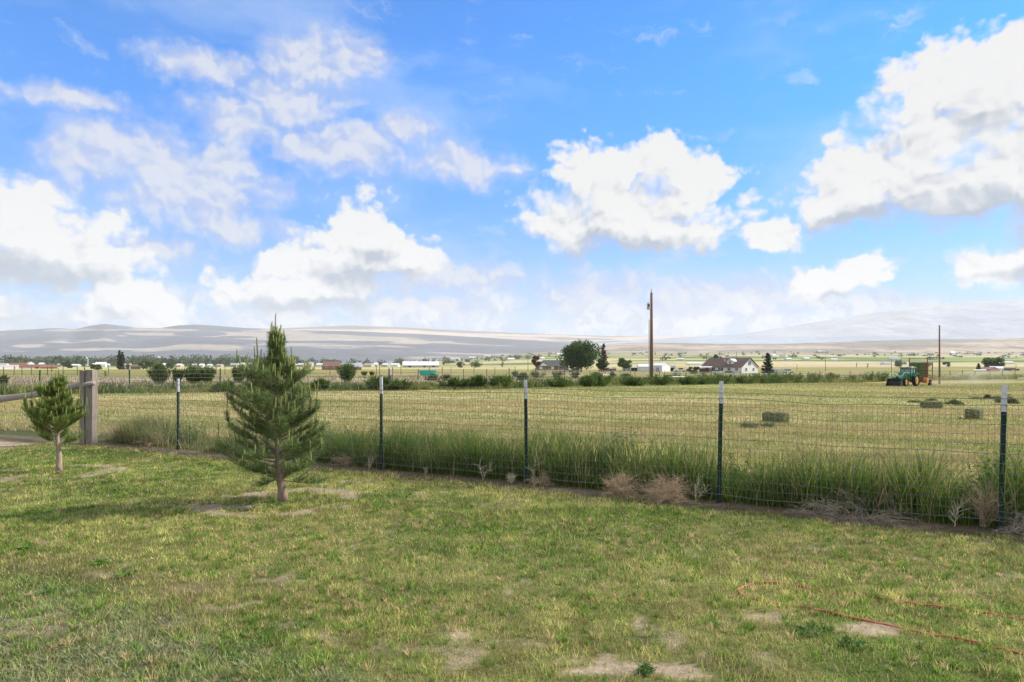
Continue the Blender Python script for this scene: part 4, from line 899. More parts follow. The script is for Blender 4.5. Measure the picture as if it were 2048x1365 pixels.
# the far town's trees read as one mass
g = np.random.default_rng(5); C = []; Rr = []; tint = []
for i in range(520):
    px = g.uniform(-260, 900); D = g.uniform(900, 1700)
    if px > 690 and g.random() < .5: continue
    hpx = g.uniform(10, 24) * (1 if px < 600 else .7); q = at(px, D); h = hpx / F * D; w_ = h * g.uniform(.25, .6)
    C.append((q.x, q.y, q.z + h * .45)); Rr.append((w_, w_, h * .5))
V, c = leafcloud(C, Rr, 30000, 1.7, (.085, .12, .055), g); c *= g.uniform(.8, 1.25, (len(c) // 4, 1)).repeat(4, 0)
tag(npmesh('distant_trees', V, np.arange(len(V)).reshape(-1, 4), M_LEAF, cols=c), kind='stuff')
C = []; Rr = []
for i in range(330):
    px = g.choice([g.uniform(700, 1180), g.uniform(1180, 2300)]); D = g.uniform(1300, 3600); q = at(px, D); h = g.uniform(4, 9); w_ = h * g.uniform(.5, 1.6)
    C.append((q.x, q.y, q.z + h * .4)); Rr.append((w_, w_, h * .5))
V, c = leafcloud(C, Rr, 9000, 2.0, (.08, .10, .065), g)
tag(npmesh('distant_scrub', V, np.arange(len(V)).reshape(-1, 4), M_LEAF, cols=c), kind='stuff')

# ------------------------------------------------------------------ buildings
M_WHITE = mat('white siding', (.72, .72, .72), .7, .08, 2, stretch=(1, 1, 6)); M_BROOF = mat('brown shingles', (.145, .10, .085), .9, .22, 1.2, fine=(5, .2))
M_BRICK = mat('red brick', (.20, .12, .095), .9, .2, 2, fine=(8, .25)); M_DROOF = mat('dark green grey shingles', (.085, .095, .09), .9, .2, 1.2, fine=(5, .2))
M_GLASS = mat('window glass', (.03, .035, .04), .15, .1, 1, spec=.8); M_TRIM = mat('white trim', (.75, .75, .74), .6, .05, 2)
M_METAL = mat('white metal roofing', (.70, .71, .72), .45, .08, .6, stretch=(3, 1, 1)); M_GREY = mat('grey siding', (.36, .37, .39), .8, .12, 1.5); M_DARK = mat('dark opening', (.02, .02, .022), .9, .2, 1)
M_RED = mat('barn red', (.21, .085, .07), .8, .2, 1.5); M_TANW = mat('tan siding', (.46, .40, .33), .8, .12, 1.5); M_RUST = mat('orange brown boards', (.27, .145, .085), .8, .2, 1.5)
M_WOODF = mat('brown fence boards', (.17, .12, .095), .9, .25, 2); M_POLE = mat('brown pole wood', (.20, .115, .075), .85, .25, 3, stretch=(4, 4, .3)); M_STEEL = mat('grey steel', (.42, .43, .45), .5, .1, 3, metallic=.3)
def yaw_at(p, psi):
    """turn so that local x runs image-right, its right end swung psi towards the viewer"""
    return -math.atan2(p.x, p.y) - psi
def gable(root, L, W, eave, ridge, wallm, roofm, over=.35, hip=0.):
    m = MB(); m.prism([(-W / 2, 0), (W / 2, 0), (W / 2, eave), (0, ridge - .12 if not hip else eave), (-W / 2, eave)], -L / 2, L / 2, Matrix(((0, 1, 0), (1, 0, 0), (0, 0, 1))).to_3x3())
    m.build('wall', wallm, root)
    r = MB(); s = (ridge - eave) / (W / 2); o = over; h = hip; x0 = -L / 2 - o; x1 = L / 2 + o; y0 = -W / 2 - o; ze = eave - s * o; th = .14
    a = [(x0, y0, ze), (x1, y0, ze), (x1 - h, 0, ridge), (x0 + h, 0, ridge), (x0, -y0, ze), (x1, -y0, ze)]
    top = [Vector(q) + Vector((0, 0, th)) for q in a]; r.add([Vector(q) for q in a] + top, [(0, 1, 2, 3), (3, 2, 5, 4), (6, 9, 8, 7), (9, 10, 11, 8), (0, 6, 7, 1), (4, 5, 11, 10), (1, 7, 8, 2), (2, 8, 11, 5), (0, 3, 9, 6), (3, 4, 10, 9)])
    return r.build('roof', roofm, root)
def window(root, x, y, z, w_, h, side='f', pane=M_GLASS, nm='window'):
    """frame with a pane; side f is the long wall towards the viewer (-y), r the right gable (+x)"""
    f = MB(); g = MB()
    if side == 'f':
        for dx in (-w_ / 2, 0, w_ / 2): f.box((x + dx, y - .03, z), (.12, .08, h + .1))
        for dz in (-h / 2, h / 2): f.box((x, y - .028, z + dz), (w_, .08, .12))
        g.box((x, y - .01, z), (w_, .05, h))
    else:
        for dx in (-w_ / 2, 0, w_ / 2): f.box((x + .03, y + dx, z), (.08, .12, h + .1))
        for dz in (-h / 2, h / 2): f.box((x + .028, y, z + dz), (.08, w_, .12))
        g.box((x + .01, y, z), (.05, w_, h))
    o = f.build(nm, M_TRIM, root); g.build('pane', pane, o); return o
# white farmhouse
p = gp(1462, 746); hx = empty('farmhouse', p + Vector((0, 2, 0)), yaw_at(p, R(33)), label='white farmhouse with long brown roof and a dormer, right of the tall utility pole', cat='house')
L, W, EV, RG = 18.5, 11.5, 2.5, 6.0
rf = gable(hx, L, W, EV, RG, M_WHITE, M_BROOF, .45)
d = MB(); dz = 4.35; d.prism([(-1.5, 3.4), (1.5, 3.4), (1.5, 4.7), (0, 5.5), (-1.5, 4.7)], -4.2, -1.6); 
dm = d.build('dormer', M_WHITE, rf); dm.location = (3.2, 0, 0)
d = MB(); d.prism([(-1.9, 4.62), (0, 5.68), (1.9, 4.62), (1.9, 4.5), (0, 5.5), (-1.9, 4.5)], -4.6, -1.2); q = d.build('dormer', M_TRIM, rf); q.location = (3.2, 0, 0)
window(hx, 3.0, -4.22, 4.25, 1.0, 1.1)
for x, w_, h in ((-6.6, 1.5, 1.3), (-3.6, 1.6, 1.3), (-.2, 2.4, 1.4), (3.6, 1.5, 1.2), (7., 1.3, 1.2)): window(hx, x, -W / 2, 1.45, w_, h)
window(hx, L / 2, -.2, 4.0, 2.0, 1.9, 'r'); window(hx, L / 2, -2.6, 1.4, 1.4, 1.3, 'r'); window(hx, L / 2, 2.6, 1.4, 1.4, 1.3, 'r')
MB().tube([(-.8, -2.2, 4.3), (-.8, -2.2, 5.6)], .12, 8).build('vent_pipe', M_TRIM, rf); MB().box((-3.8, -.4, 6.1), (.7, .7, 1.1)).build('chimney', M_BRICK, rf)
MB().box((-5.2, -W / 2 - 1.6, .55), (7.2, .12, 1.1)).build('porch_rail', M_WOODF, hx)
MB().box((4.2, -W / 2 - 1.4, .4), (3.4, .12, .8)).build('deck_rail', M_RUST, hx)
# carport at its left end
p = gp(1409, 746); e = empty('carport', p, yaw_at(p, R(10)), label='small carport with a pale flat roof at the left end of the white farmhouse', cat='carport')
r = MB(); r.box((0, 0, 2.35), (5.4, 4.5, .16), rot=Matrix.Rotation(R(4), 3, 'X')); r.build('roof', M_METAL, e)
for x in (-2.5, 2.5):
    for y in (-2, 2): MB().tube([(x, y, -.1), (x, y, 2.3)], .07, 6).build('post', M_TRIM, e)
MB().box((0, 1.9, .9), (4.8, .1, 1.7)).build('back_panel', M_WOODF, e)
# brown farmhouse under the cottonwood
p = gp(1104, 741); e = empty('farmhouse', p + Vector((0, 3, 0)), yaw_at(p, R(-12)), label='low brick farmhouse with dark hipped roof, left of the big cottonwood', cat='house')
D_ = p.y; L = 60 / F * D_; gable(e, L, 9, 2.5, 20 / F * D_, M_BRICK, M_DROOF, .5, hip=4.2)
for i, (x, w_) in enumerate(((-L * .42, 1.6), (-L * .30, 1.4), (-L * .12, 1.8), (-L * .03, 1.4), (L * .22, 1.6), (L * .38, 1.4))): window(e, x, -4.5, 1.4, w_, 1.5, pane=M_TRIM if i in (0, 3) else M_GLASS)
MB().box((L * .2, .8, 20 / F * D_ + .2), (.8, .8, 1.3)).build('chimney', M_BRICK, e)
g_ = MB(); g_.prism([(-2.2, 2.5), (2.2, 2.5), (0, 3.9)], -5.2, -3.0); g_.build('porch_gable', M_TRIM, e).location = (-L * .33, 0, 0)
# sheds near the utility pole
def shed(name, px0, px1, yt, yb, label, wallm, roofm, depth=6, psi=0., eave=.7, cat='shed', doors=(), D=None, group=None, wins=()):
    p, W_, H_ = span(px0, px1, yt, yb, D); e = empty(name, p, yaw_at(p, psi), label=label, cat=cat, group=group); Lx = W_ / math.cos(psi) if psi < .3 else W_ / (math.cos(psi) + .4)
    gable(e, Lx, depth, H_ * eave, H_, wallm, roofm, .15)
    for x, w_, h, m_ in doors: MB().box((x * Lx, -depth / 2 - .02, h * H_ / 2), (w_ * Lx, .1, h * H_)).build('door', m_, e)
    for x, w_, h in wins: window(e, x * Lx, -depth / 2, H_ * .38, w_, h)
    return e
e = shed('machine_shed', 1306, 1337, 727, 744, 'white metal barn with pale gable roof just right of the utility pole', M_WHITE, M_METAL, 8, R(28), .72, 'barn', [(.1, .3, .5, M_GREY)])
shed('lean_to_shed', 1276, 1301, 729, 744, 'low white shed with grey roof left of the utility pole', M_WHITE, M_METAL, 6, R(-6), .66, doors=[(-.2, .3, .5, M_TRIM), (.2, .3, .5, M_TRIM)])
shed('open_shed', 1261, 1276, 735, 743, 'dark open fronted shed between two white sheds', M_DARK, M_GREY, 4, 0, .85, doors=[(0, .1, .8, M_WOODF)])
shed('white_trailer', 1245, 1262, 734, 743, 'small plain white storage box left of the dark open shed', M_WHITE, M_WHITE, 4, 0, .9, doors=[(.25, .2, .7, M_GREY)])
shed('garage', 1337, 1351, 731, 743, 'small white garage on the right side of the metal barn', M_WHITE, M_GREY, 5, 0, .8, doors=[(0, .6, .6, M_DARK)])
shed('well_house', 1208, 1232, 736, 743, 'low rusty shed under the spruce right of the cottonwood', M_RUST, M_TANW, 4, 0, .6, doors=[(0, .2, .6, M_DARK)])
shed('long_shed', 806, 877, 723.5, 733, 'very long low white shed in the far fields left of centre', M_GREY, M_METAL, 24, 0, .35, D=680, doors=[(-.3, .06, .3, M_DARK), (.1, .06, .3, M_DARK), (.35, .06, .3, M_DARK)])
shed('long_barn', 44, 104, 729.5, 736, 'long low red roofed barn at the far left edge of the fields', M_TANW, M_RED, 16, 0, .35, D=520, cat='barn', doors=[(0, .1, .3, M_DARK)])
shed('red_shed', 22, 50, 726.5, 734, 'small red roofed shed peeking over the long barn at far left', M_GREY, M_RED, 12, 0, .5, D=580)
shed('white_trailer', 2, 34, 731, 736.5, 'white trailer in front of the barns at the far left edge', M_WHITE, M_WHITE, 4, 0, .92, D=470, doors=[(.3, .06, .6, M_GREY)])
shed('brown_barn', 84, 112, 732, 737, 'low brown barn end at the right of the long red roofed barn', M_RUST, M_RUST, 8, 0, .6, D=500, cat='barn')
shed('farm_shed', 248, 262, 728, 735, 'pale pinkish low shed right beside the twin dark spires', M_TANW, M_TANW, 8, 0, .7, D=455, doors=[(0, .3, .5, M_DARK)])
shed('farm_shed', 263, 280, 730, 735.5, 'dark brown low shed between pale shed and broad olive tree', M_WOODF, M_WOODF, 8, 0, .6, D=445)
shed('ranch_house', 648, 680, 724, 735, 'orange gabled brown house right of the larger pine, front of the grey roofs', M_RUST, M_BRICK, 10, R(12), .45, D=400, cat='house', wins=[(-.2, 1.4, 1.2), (.2, 1.4, 1.2)])
shed('ranch_house', 674, 722, 727, 736, 'long low house with blue grey roof left of the round willow bush', M_BRICK, M_GREY, 12, 0, .38, D=410, cat='house', wins=[(-.3, 1.6, 1.1), (.1, 1.6, 1.1), (.35, 1.6, 1.1)])
shed('red_barn', 1966, 1990, 735, 744, 'red roofed barn at the far right beside the short dark spruce', M_RED, M_RED, 12, R(20), .45, D=335, cat='barn')
shed('white_barn', 1982, 2004, 733.5, 743, 'pale metal barn joined to the right of the red roofed barn', M_WHITE, M_METAL, 10, 0, .55, D=350, cat='barn')
shed('farm_shed', 1951, 1970, 740, 745, 'low white shed at the foot of the short dark spruce', M_WHITE, M_TRIM, 6, 0, .7, D=325)
shed('farm_shed', 2010, 2026, 737, 744, 'dark gabled shed right of the pale metal barn', M_WOODF, M_DARK, 8, R(15), .5, D=350)
p, W_, H_ = span(170, 177, 712, 735, 1050); e = empty('church_tower', p, .3, label='white pointed church tower among the town trees at left', cat='tower')
MB().box((0, 0, H_ * .3), (W_ * .6, W_ * .6, H_ * .6)).build('wall', M_WHITE, e); MB().box((0, 0, H_ * .8), (W_ * .62, W_ * .62, H_ * .4), taper=.05).build('spire', M_WHITE, e)
rh = random.Random(12)
town = [(8,727,14),(60,724,10),(84,726,8),(118,728,10),(152,729,14),(190,727,8),(202,725,18),(215,728,8),(272,716,10),(318,716,14),(328,727,12),(360,728,10),(388,728,10),(404,728,8),(420,729,8),(440,729,10),(468,727,12),(484,726,14),(498,726,12),(590,729,12),(604,727,16),(622,724,8),(640,727,12),(700,727,22),(718,726,10),(738,727,18),(752,726,8),(772,727,12),(790,727,16)]
for px, y, w_ in town:
    D = rh.uniform(780, 1000); e = None; zt = CAMH + (HZ - y) / F * D; p = at(px, D); hh = max(3.2, min(zt - p.z, 9)) if y > 720 else 8
    if y < 720: p = at(px, 1750); p.z += 14; D = 1750
    e = empty('town_house', p, rh.uniform(-.5, .5), label=place_label('small pale far town building', px), cat='house', group='far town buildings')
    m1, m2 = rh.choice([(M_WHITE, M_METAL), (M_TANW, M_METAL), (M_WHITE, M_GREY), (M_GREY, M_METAL), (M_TANW, M_GREY)]); gable(e, w_ / F * D, 8, hh * .55, hh, m1, m2, .2)
for i, (px, y, w_) in enumerate([(865,703,20),(893,701,10),(905,704,12),(836,715,6),(915,712,8),(945,716,14),(975,703,12),(1022,719,14),(1118,709,10),(1190,712,8),(1360,719,14),(1388,728,30),(1445,715,9),(1547,712,10),(1565,712,11),(1576,719,12),(1612,718,14),(1668,720,12),(1700,706,8),(1788,718,24),(1772,728,16),(1905,706,10),(2016,726,16),(1960,698,8),(1640,702,8),(780,707,8),(1085,717,8),(1150,717,8)]):
    lo = 500.; D = None
    for k in range(300):
        d_ = 450 * 1.008 ** k; 
        if d_ > 3400: break
        if HZ - (zf((px - 1024) / F * d_, d_) - CAMH) / d_ * F < y + 2.5: D = d_; break
    if D is None: D = 3300.
    p = at(px, D); e = empty('far_farmhouse', p, rh.uniform(-.4, .4), label=place_label('tiny pale farm building on the far slope', px), cat='house', group='farm buildings on the far slopes')
    m1, m2 = rh.choice([(M_WHITE, M_METAL), (M_WHITE, M_GREY), (M_WHITE, M_METAL)]); hh = 5.0 / F * D; gable(e, w_ / F * D, 9, hh * .6, hh, m1, m2, .2)

# ------------------------------------------------------------------ poles, tank, meter, pipes
def pole(px, D, yt, label, r=.14, mat_=None, name='utility_pole', group=None, parts=True):
    p = at(px, D); H = CAMH + (HZ - yt) / F * D - p.z; e = empty(name, p, 0, label=label, cat='pole', group=group)
    MB().tube([(0, 0, -.2), (0, 0, H * .5), (0, 0, H)], [r, r * .86, r * .68], 10).build('pole_shaft', mat_ or M_POLE, e, smooth=True); return e, H
e, H = pole(1303, 88, 586, 'tall brown utility pole with a grey transformer, right of centre beside the ditch bank', .23)
MB().tube([(0, 0, H), (0, 0, H + .18), (0, 0, H + .35), (0, 0, H + .48)], [.05, .09, .05, .07], 8).build('insulator', M_STEEL, e)
t_ = MB(); z = H - 1.75; t_.tube([(-.38, -.1, z - .42), (-.38, -.1, z + .32), (-.38, -.1, z + .40)], [.24, .24, .17], 14); tr = t_.build('transformer', M_STEEL, e, smooth=False)
for dx in (-.10, .08): MB().tube([(-.38 + dx, -.1, z + .38), (-.38 + dx, -.1, z + .58)], [.045, .03], 6).build('bushing', M_WHITE, tr)
MB().box((-.42, -.36, z + .1), (.16, .07, .3)).build('fuse_holder', M_DARK, e)
MB().box((-.16, 0, z), (.3, .08, .12)).build('bracket', M_STEEL, e)
MB().tube([(-.33, -.1, 0), (-.33, -.1, H * .70)], .055, 8).build('conduit', M_STEEL, e)
q = MB(); 
for zz in (.5, 2.4, 4.4, 6.4): q.box((-.2, -.08, zz), (.3, .05, .05))
q.build('conduit_strap', M_STEEL, e)
pole(1879, 122, 651, 'bare tall wooden pole behind the bale wagon at right', .17)
for px, D, yt, l in [(1056, 330, 704, 'thin far pole left of the reddish tree and brown farmhouse'), (1413, 330, 709, 'far pole at the left end of the white farmhouse'), (1473, 300, 704, 'thin pole rising behind the roof of the white farmhouse'), (1651, 330, 712, 'far pole standing alone right of the farmhouse spruce'),
        (1802, 170, 706, 'thin dark pole just above the tractor cab'), (1594, 380, 728, 'short far pole right of the parked white car'), (2032, 350, 728, 'short thin pole at the right farmstead'), (1783, 160, 718, 'thin short pole above the loader of the tractor'), (1378, 420, 727, 'short far pole left of the carport')]:
    pole(px, D, yt, l, .13 if D > 200 else .07, group='thin poles across the far fields')
e = empty('power_line', (0, 0, 0), label='thin power line sagging between the far poles by the farmhouses', cat='power line')
a, b = at(1290, 420, 713), at(1413, 330, 713); c = at(1473, 300, 714)
for i, (q0, q1) in enumerate(((a, b), (b, c))): MB().tube([q0.lerp(q1, t_ / 8) - Vector((0, 0, 1.0 * math.sin(math.pi * t_ / 8))) for t_ in range(9)], .05, 4).build('wire', M_DARK, e)
# irrigation meter
p = at(781, 84); e = empty('meter_post', p, 0, label='white meter cabinet on dark post with mast, left of the turquoise tank', cat='meter post')
MB().tube([(-.15, 0, -.1), (-.15, 0, 1.5)], .09, 8).build('post', M_WOODF, e); MB().box((.12, -.05, .98), (.34, .22, .5)).build('cabinet', M_WHITE, e); MB().box((.08, -.05, .42), (.26, .18, .46)).build('lower_cabinet', M_GREY, e)
MB().tube([(-.25, 0, 0), (-.25, 0, 3.1)], .03, 6).build('mast', M_STEEL, e); MB().tube([(.22, -.05, 0), (.24, -.05, .75)], .045, 6).build('conduit', M_STEEL, e)
# turquoise stock tank
M_TURQ = mat('turquoise plastic', (.03, .50, .56), .4, .12, 3, spec=.4)
p = gp(856, 752); D_ = p.y; Wt = 37 / F * D_; Ht = 10.5 / F * D_; m = MB(); nseg = 40; rings = [(.80, 0), (.86, .35), (.93, .8), (.97, .97), (1.03, 1.0), (1.03, .95)]; rings = [(.80, 0), (.90, .55), (.97, .93), (1.03, .94), (1.03, 1.), (.94, 1.), (.84, .3), (.78, .08)]
for rr, zz in rings:
    for k in range(nseg):
        a = 6.2832 * k / nseg; ex = math.copysign(abs(math.cos(a)) ** .7, math.cos(a)); ey = math.copysign(abs(math.sin(a)) ** .7, math.sin(a)); m.v.append((ex * rr * Wt / 2 * (1 + .012 * (k % 2)), ey * rr * Wt * .34 * (1 + .012 * (k % 2)), zz * Ht))
for i in range(len(rings) - 1):
    for k in range(nseg): m.f.append((i * nseg + k, i * nseg + (k + 1) % nseg, (i + 1) * nseg + (k + 1) % nseg, (i + 1) * nseg + k))
m.f.append(tuple(range((len(rings) - 1) * nseg, len(rings) * nseg)))
o = m.build('stock_tank', M_TURQ, loc=p + Vector((0, 0, .02)), rz=.12); tag(o, 'turquoise oval plastic stock tank in the dry pasture', 'water tank')
M_PVC = mat('white pvc pipe', (.72, .72, .72), .5, .08, 2)
for (x0, x1, y, l) in ((1203, 1226, 754, 'short white irrigation pipe on the ground left of the utility pole'), (1323, 1373, 757.5, 'longest white irrigation pipe lying right of the utility pole'), (1443, 1479, 754, 'white irrigation pipe lying in front of the white farmhouse'), (2035, 2070, 761, 'white pipe lying at the right edge beyond the bale wagon')):
    a = gp(x0, y); b = gp(x1, y); b.y = a.y + (b.y - a.y) * .4; b.x = (x1 - 1024) / F * b.y; b.z = zf(b.x, b.y); u = Vector((0, 0, .42))
    c = (a + b) / 2; m = MB(); m.tube([a - c + u, b - c + u], .13, 10); 
    m.tube([(a - c) * .97 + u, (a - c) * .93 + u], .16, 10); o = m.build('irrigation_pipe', M_PVC, smooth=False); o.location = c; tag(o, l, 'pipe', 'white irrigation pipes')

# ------------------------------------------------------------------ farther wire fences
def field_fence(pxs, line, h, r, label, material, bars=4, wire=.012):
    """posts where the given photograph columns meet a ground line"""
    e = empty('field_fence', (0, 0, 0), label=label, cat='fence'); (a, b) = line; prev = None; pts = []
    for i, px in enumerate(pxs):
        k = (px - 1024) / F; dx, dy = b[0] - a[0], b[1] - a[1]; t_ = (k * a[1] - a[0]) / (dx - k * dy); x = a[0] + dx * t_; y = a[1] + dy * t_; p = Vector((x, y, zf(x, y))); pts.append(p)
        g = random.Random(i); hh = h * g.uniform(.92, 1.1); MB().tube([(0, 0, -.1), (g.uniform(-.05, .05), 0, hh)], r * g.uniform(.8, 1.2), 6).build('post', material, e, loc=p)
    w_ = MB()
    for k in range(bars):
        z = h * (.25 + .7 * k / max(1, bars - 1)); w_.tube([p + Vector((0, 0, z)) for p in pts], wire, 4, cap=False)
    w_.build('wires', M_WIRE, e); return e
field_fence([-120, 79, 168, 259, 347, 440, 520, 600, 690], ((-35, 51), (-12.6, 72)), 1.45, .045, 'thin wire fence across the dry pasture at left, beyond the ditch bank', M_TGREEN)
field_fence([785, 836, 884, 927, 974, 1018, 1070, 1130, 1198, 1261, 1319, 1372, 1423, 1468, 1511, 1551, 1588, 1625, 1657, 1690, 1718, 1746, 1772, 1800, 1830], ((-12.6, 72), (65.9, 135)), 1.5, .05, 'wire fence running away to the right beyond the ditch bank', M_WOODF)
field_fence([-40, 7, 28, 44, 63, 95, 126, 155, 190, 217, 258, 300, 330, 352, 375, 400, 415, 432, 450, 470, 485, 505, 560, 620, 660, 710, 753, 759, 802, 859, 902, 948, 990, 1030], ((-118, 150), (0, 178)), 2.0, .08, 'long straight fence line at the back of the dry pasture, left and centre', M_WOODF, 3, .02)
field_fence([1066, 1090, 1120, 1150, 1180, 1210, 1240, 1270, 1300, 1330, 1360, 1390, 1480, 1530, 1600, 1640, 1700, 1745, 1790, 1900, 1925, 1950, 1980, 2005, 2030, 2060], ((5, 190), (150, 205)), 1.6, .08, 'long low fence line in front of the farmhouses and right hand fields', M_WOODF, 3, .02)

# ------------------------------------------------------------------ vehicles in the farmyards
M_TYRE = mat('tyre rubber', (.022, .022, .024), .85, .25, 6); M_RIMG = mat('grey wheel rim', (.4, .4, .42), .4, .1, 4, metallic=.5)
def wheel(parent, c, r, w_, rimm, axis='Y', rimr=.6, tread=0):
    t_ = MB(); n = 28; prof = [(rimr, -w_ / 2 * .8), (.93, -w_ / 2), (1, -w_ * .3), (1, w_ * .3), (.93, w_ / 2), (rimr, w_ / 2 * .8)]
    for k in range(n):
        a = 6.2832 * k / n; b = 1 + (.03 * (k % 2) if tread else 0)
        for rr, y in prof: t_.v.append((math.cos(a) * rr * r * (b if rr > .9 else 1), y, math.sin(a) * rr * r * (b if rr > .9 else 1)))
    for k in range(n):
        for j in range(5): t_.f.append((k * 6 + j, k * 6 + j + 1, ((k + 1) % n) * 6 + j + 1, ((k + 1) % n) * 6 + j))
    o = t_.build('wheel', M_TYRE, parent, loc=c); m = MB(); m.tube([(0, -w_ * .28, 0), (0, w_ * .28, 0)], rimr * r * 1.01, 20); m.tube([(0, -w_ * .42, 0), (0, w_ * .42, 0)], rimr * r * .42, 12); m.build('rim', rimm, o); return o
def car(name, label, p, rz, paint, prof, cab, Lw=1.8, cat='car'):
    e = empty(name, p, rz, label=label, cat=cat); w_ = Lw / 2; MB().prism(prof, -w_, w_).build('body', paint, e, bevel=.04)
    MB().prism(cab, -w_ * .82, w_ * .82).build('windows', M_GLASS, e); x0 = min(q[0] for q in cab); x1 = max(q[0] for q in cab); zt = max(q[1] for q in cab); tx = [q[0] for q in cab if q[1] > zt - .05]
    MB().box(((min(tx) + max(tx)) / 2, 0, zt + .03), (max(tx) - min(tx) + .1, Lw * .84, .07)).build('cab_roof', paint, e)
    for x in (prof[0][0] * .64, prof[1][0] * .64):
        for y in (-w_ + .08, w_ - .08): wheel(e, (x, y, .34), .34, .22, M_RIMG)
    for y in (-w_ * .7, w_ * .7): MB().box((prof[1][0] + .01, y, .72), (.06, .3, .16)).build('headlight', M_TRIM, e)
    return e
PW = mat('white car paint', (.72, .73, .75), .35, .05, 1, spec=.5); PD = mat('dark car paint', (.03, .035, .05), .35, .05, 1, spec=.5)
suv = ([(-2.3, .35), (2.3, .35), (2.35, .95), (1.1, 1.05), (-2.3, 1.08)], [(-2.2, 1.05), (1.15, 1.05), (.5, 1.62), (-2.0, 1.66)])
pick = ([(-2.8, .45), (2.7, .45), (2.75, 1.05), (1.5, 1.15), (-2.8, 1.15)], [(-.7, 1.12), (1.45, 1.12), (.8, 1.78), (-.55, 1.8)])
sed = ([(-2.2, .3), (2.2, .3), (2.25, .75), (1.0, .88), (-2.2, .9)], [(-1.7, .86), (1.1, .86), (.4, 1.38), (-1.1, 1.4)])
car('dark_suv', 'dark blue sport utility car parked under the big cottonwood', gp(1149, 744), math.pi + .2, PD, *suv)
car('white_car', 'small white car parked left of the dark one under the cottonwood', gp(1134, 744.5), .1, PW, *sed)
car('pickup_truck', 'white pickup truck between the garage and the dark bush', gp(1360, 744.5), .1, PW, *pick, 1.95, 'pickup')
car('white_car', 'white car in the open right of the farmhouse spruce', gp(1577, 746), .1, PW, *sed)
car('white_car', 'white car in front of the porch of the white farmhouse', gp(1436, 747.5), .2, PW, *sed)
tk = empty('travel_trailer', gp(1546, 747), yaw_at(gp(1546, 747), 0), label='long low white wall of a trailer at the foot of the farmhouse spruce', cat='trailer')
MB().box((0, 0, 1.0), (6.5, 2.2, 1.5)).build('body', M_WHITE, tk, bevel=.1); wheel(tk, (0, -1.1, .35), .35, .2, M_RIMG); MB().tube([(3.2, 0, .5), (4.4, 0, .45)], .06, 6).build('hitch', M_DARK, tk)

# ------------------------------------------------------------------ hay
M_HAY = mat('green hay', (.095, .12, .048), .95, .4, 9, col2=(.19, .19, .09), bump=1., stretch=(1, 1, 3), fine=(38, .45)); M_HAYL = mat('loose hay', attr=True, var=.3, scale=5, trans=.2)
M_TWINE = mat('baling twine', (.45, .30, .10), .8, .2, 9)
def bale_mesh(L=.95, W=.46, H=.38, seed=0, fuzz=420):
    g = np.random.default_rng(seed); bm_ = bmesh.new(); bmesh.ops.create_cube(bm_, size=1); bmesh.ops.subdivide_edges(bm_, edges=bm_.edges[:], cuts=7, use_grid_fill=True)
    for v in bm_.verts:
        q = v.co; r = 1 - .09 * (abs(q.x * 2) ** 6 * abs(q.z * 2) ** 6 + abs(q.y * 2) ** 6 * abs(q.z * 2) ** 6 + abs(q.x * 2) ** 6 * abs(q.y * 2) ** 6)
        dent = 1 - .035 * (math.exp(-((q.y - .22) / .05) ** 2) + math.exp(-((q.y + .22) / .05) ** 2))
        v.co = Vector((q.x * L * r, q.y * W * r, q.z * H * r * dent)) + Vector(g.normal(size=3)) * .007
    me = bpy.data.meshes.new('hay'); bm_.to_mesh(me); bm_.free(); me.materials.append(M_HAY); return me
def bale(p, rz, label, group, seed=0, s=1., roll=0.):
    o = bpy.data.objects.new('hay_bale', bale_mesh(seed=seed)); COL.objects.link(o); o.location = p + Vector((0, 0, .19 * s)); o.rotation_euler = (roll, 0, rz); o.scale = (s, s, s); tag(o, label, 'hay bale', group)
    for y in (-.1, .1):
        m = MB(); a, b = .478, .192; m.tube([(-a, y, -b), (a, y, -b), (a, y, b), (-a, y, b), (-a, y, -b)], .005, 4); m.build('twine', M_TWINE, o)
    g = np.random.default_rng(seed + 5); n = 900; f = g.random((n, 3)) - .5; ax = g.integers(0, 3, n); f[np.arange(n), ax] = np.sign(f[np.arange(n), ax]) * .49; B = f * np.array([.95, .46, .38])
    nn = np.zeros((n, 3)); nn[np.arange(n), ax] = np.sign(f[np.arange(n), ax]); Dn = nn * .5 + g.normal(size=(n, 3)) * .7; Dn /= np.linalg.norm(Dn, axis=1)[:, None]; S = np.cross(Dn, g.normal(size=(n, 3))); S /= np.linalg.norm(S, axis=1)[:, None]; S *= .003
    V = np.stack([B - S, B + S, B + Dn * (.02 + .05 * g.random(n))[:, None]], 1).reshape(-1, 3); c = np.where((g.random(n) < .4)[:, None], np.array((.34, .33, .18)), np.array((.12, .155, .06))); npmesh('straw_ends', V, np.arange(3 * n).reshape(-1, 3), M_HAYL, o, cols=np.repeat(c, 3, 0))
    return o
GH = 'hay bales left on the field'
bale(gp(1551, 845), -.95, 'dark green hay bale on the stubble, nearest one left of the other bales', GH, 1, .80)
bale(gp(1863, 818), .12, 'hay bale lying side on, in front of a loose hay heap', GH, 2, .93)
bale(gp(1948, 839), .85, 'hay bale seen from its corner just left of the rightmost steel post', GH, 3, 1.0)
bale(gp(2008, 806), .4, 'half hidden hay bale behind the top of the rightmost steel post', GH, 4, 1.1)
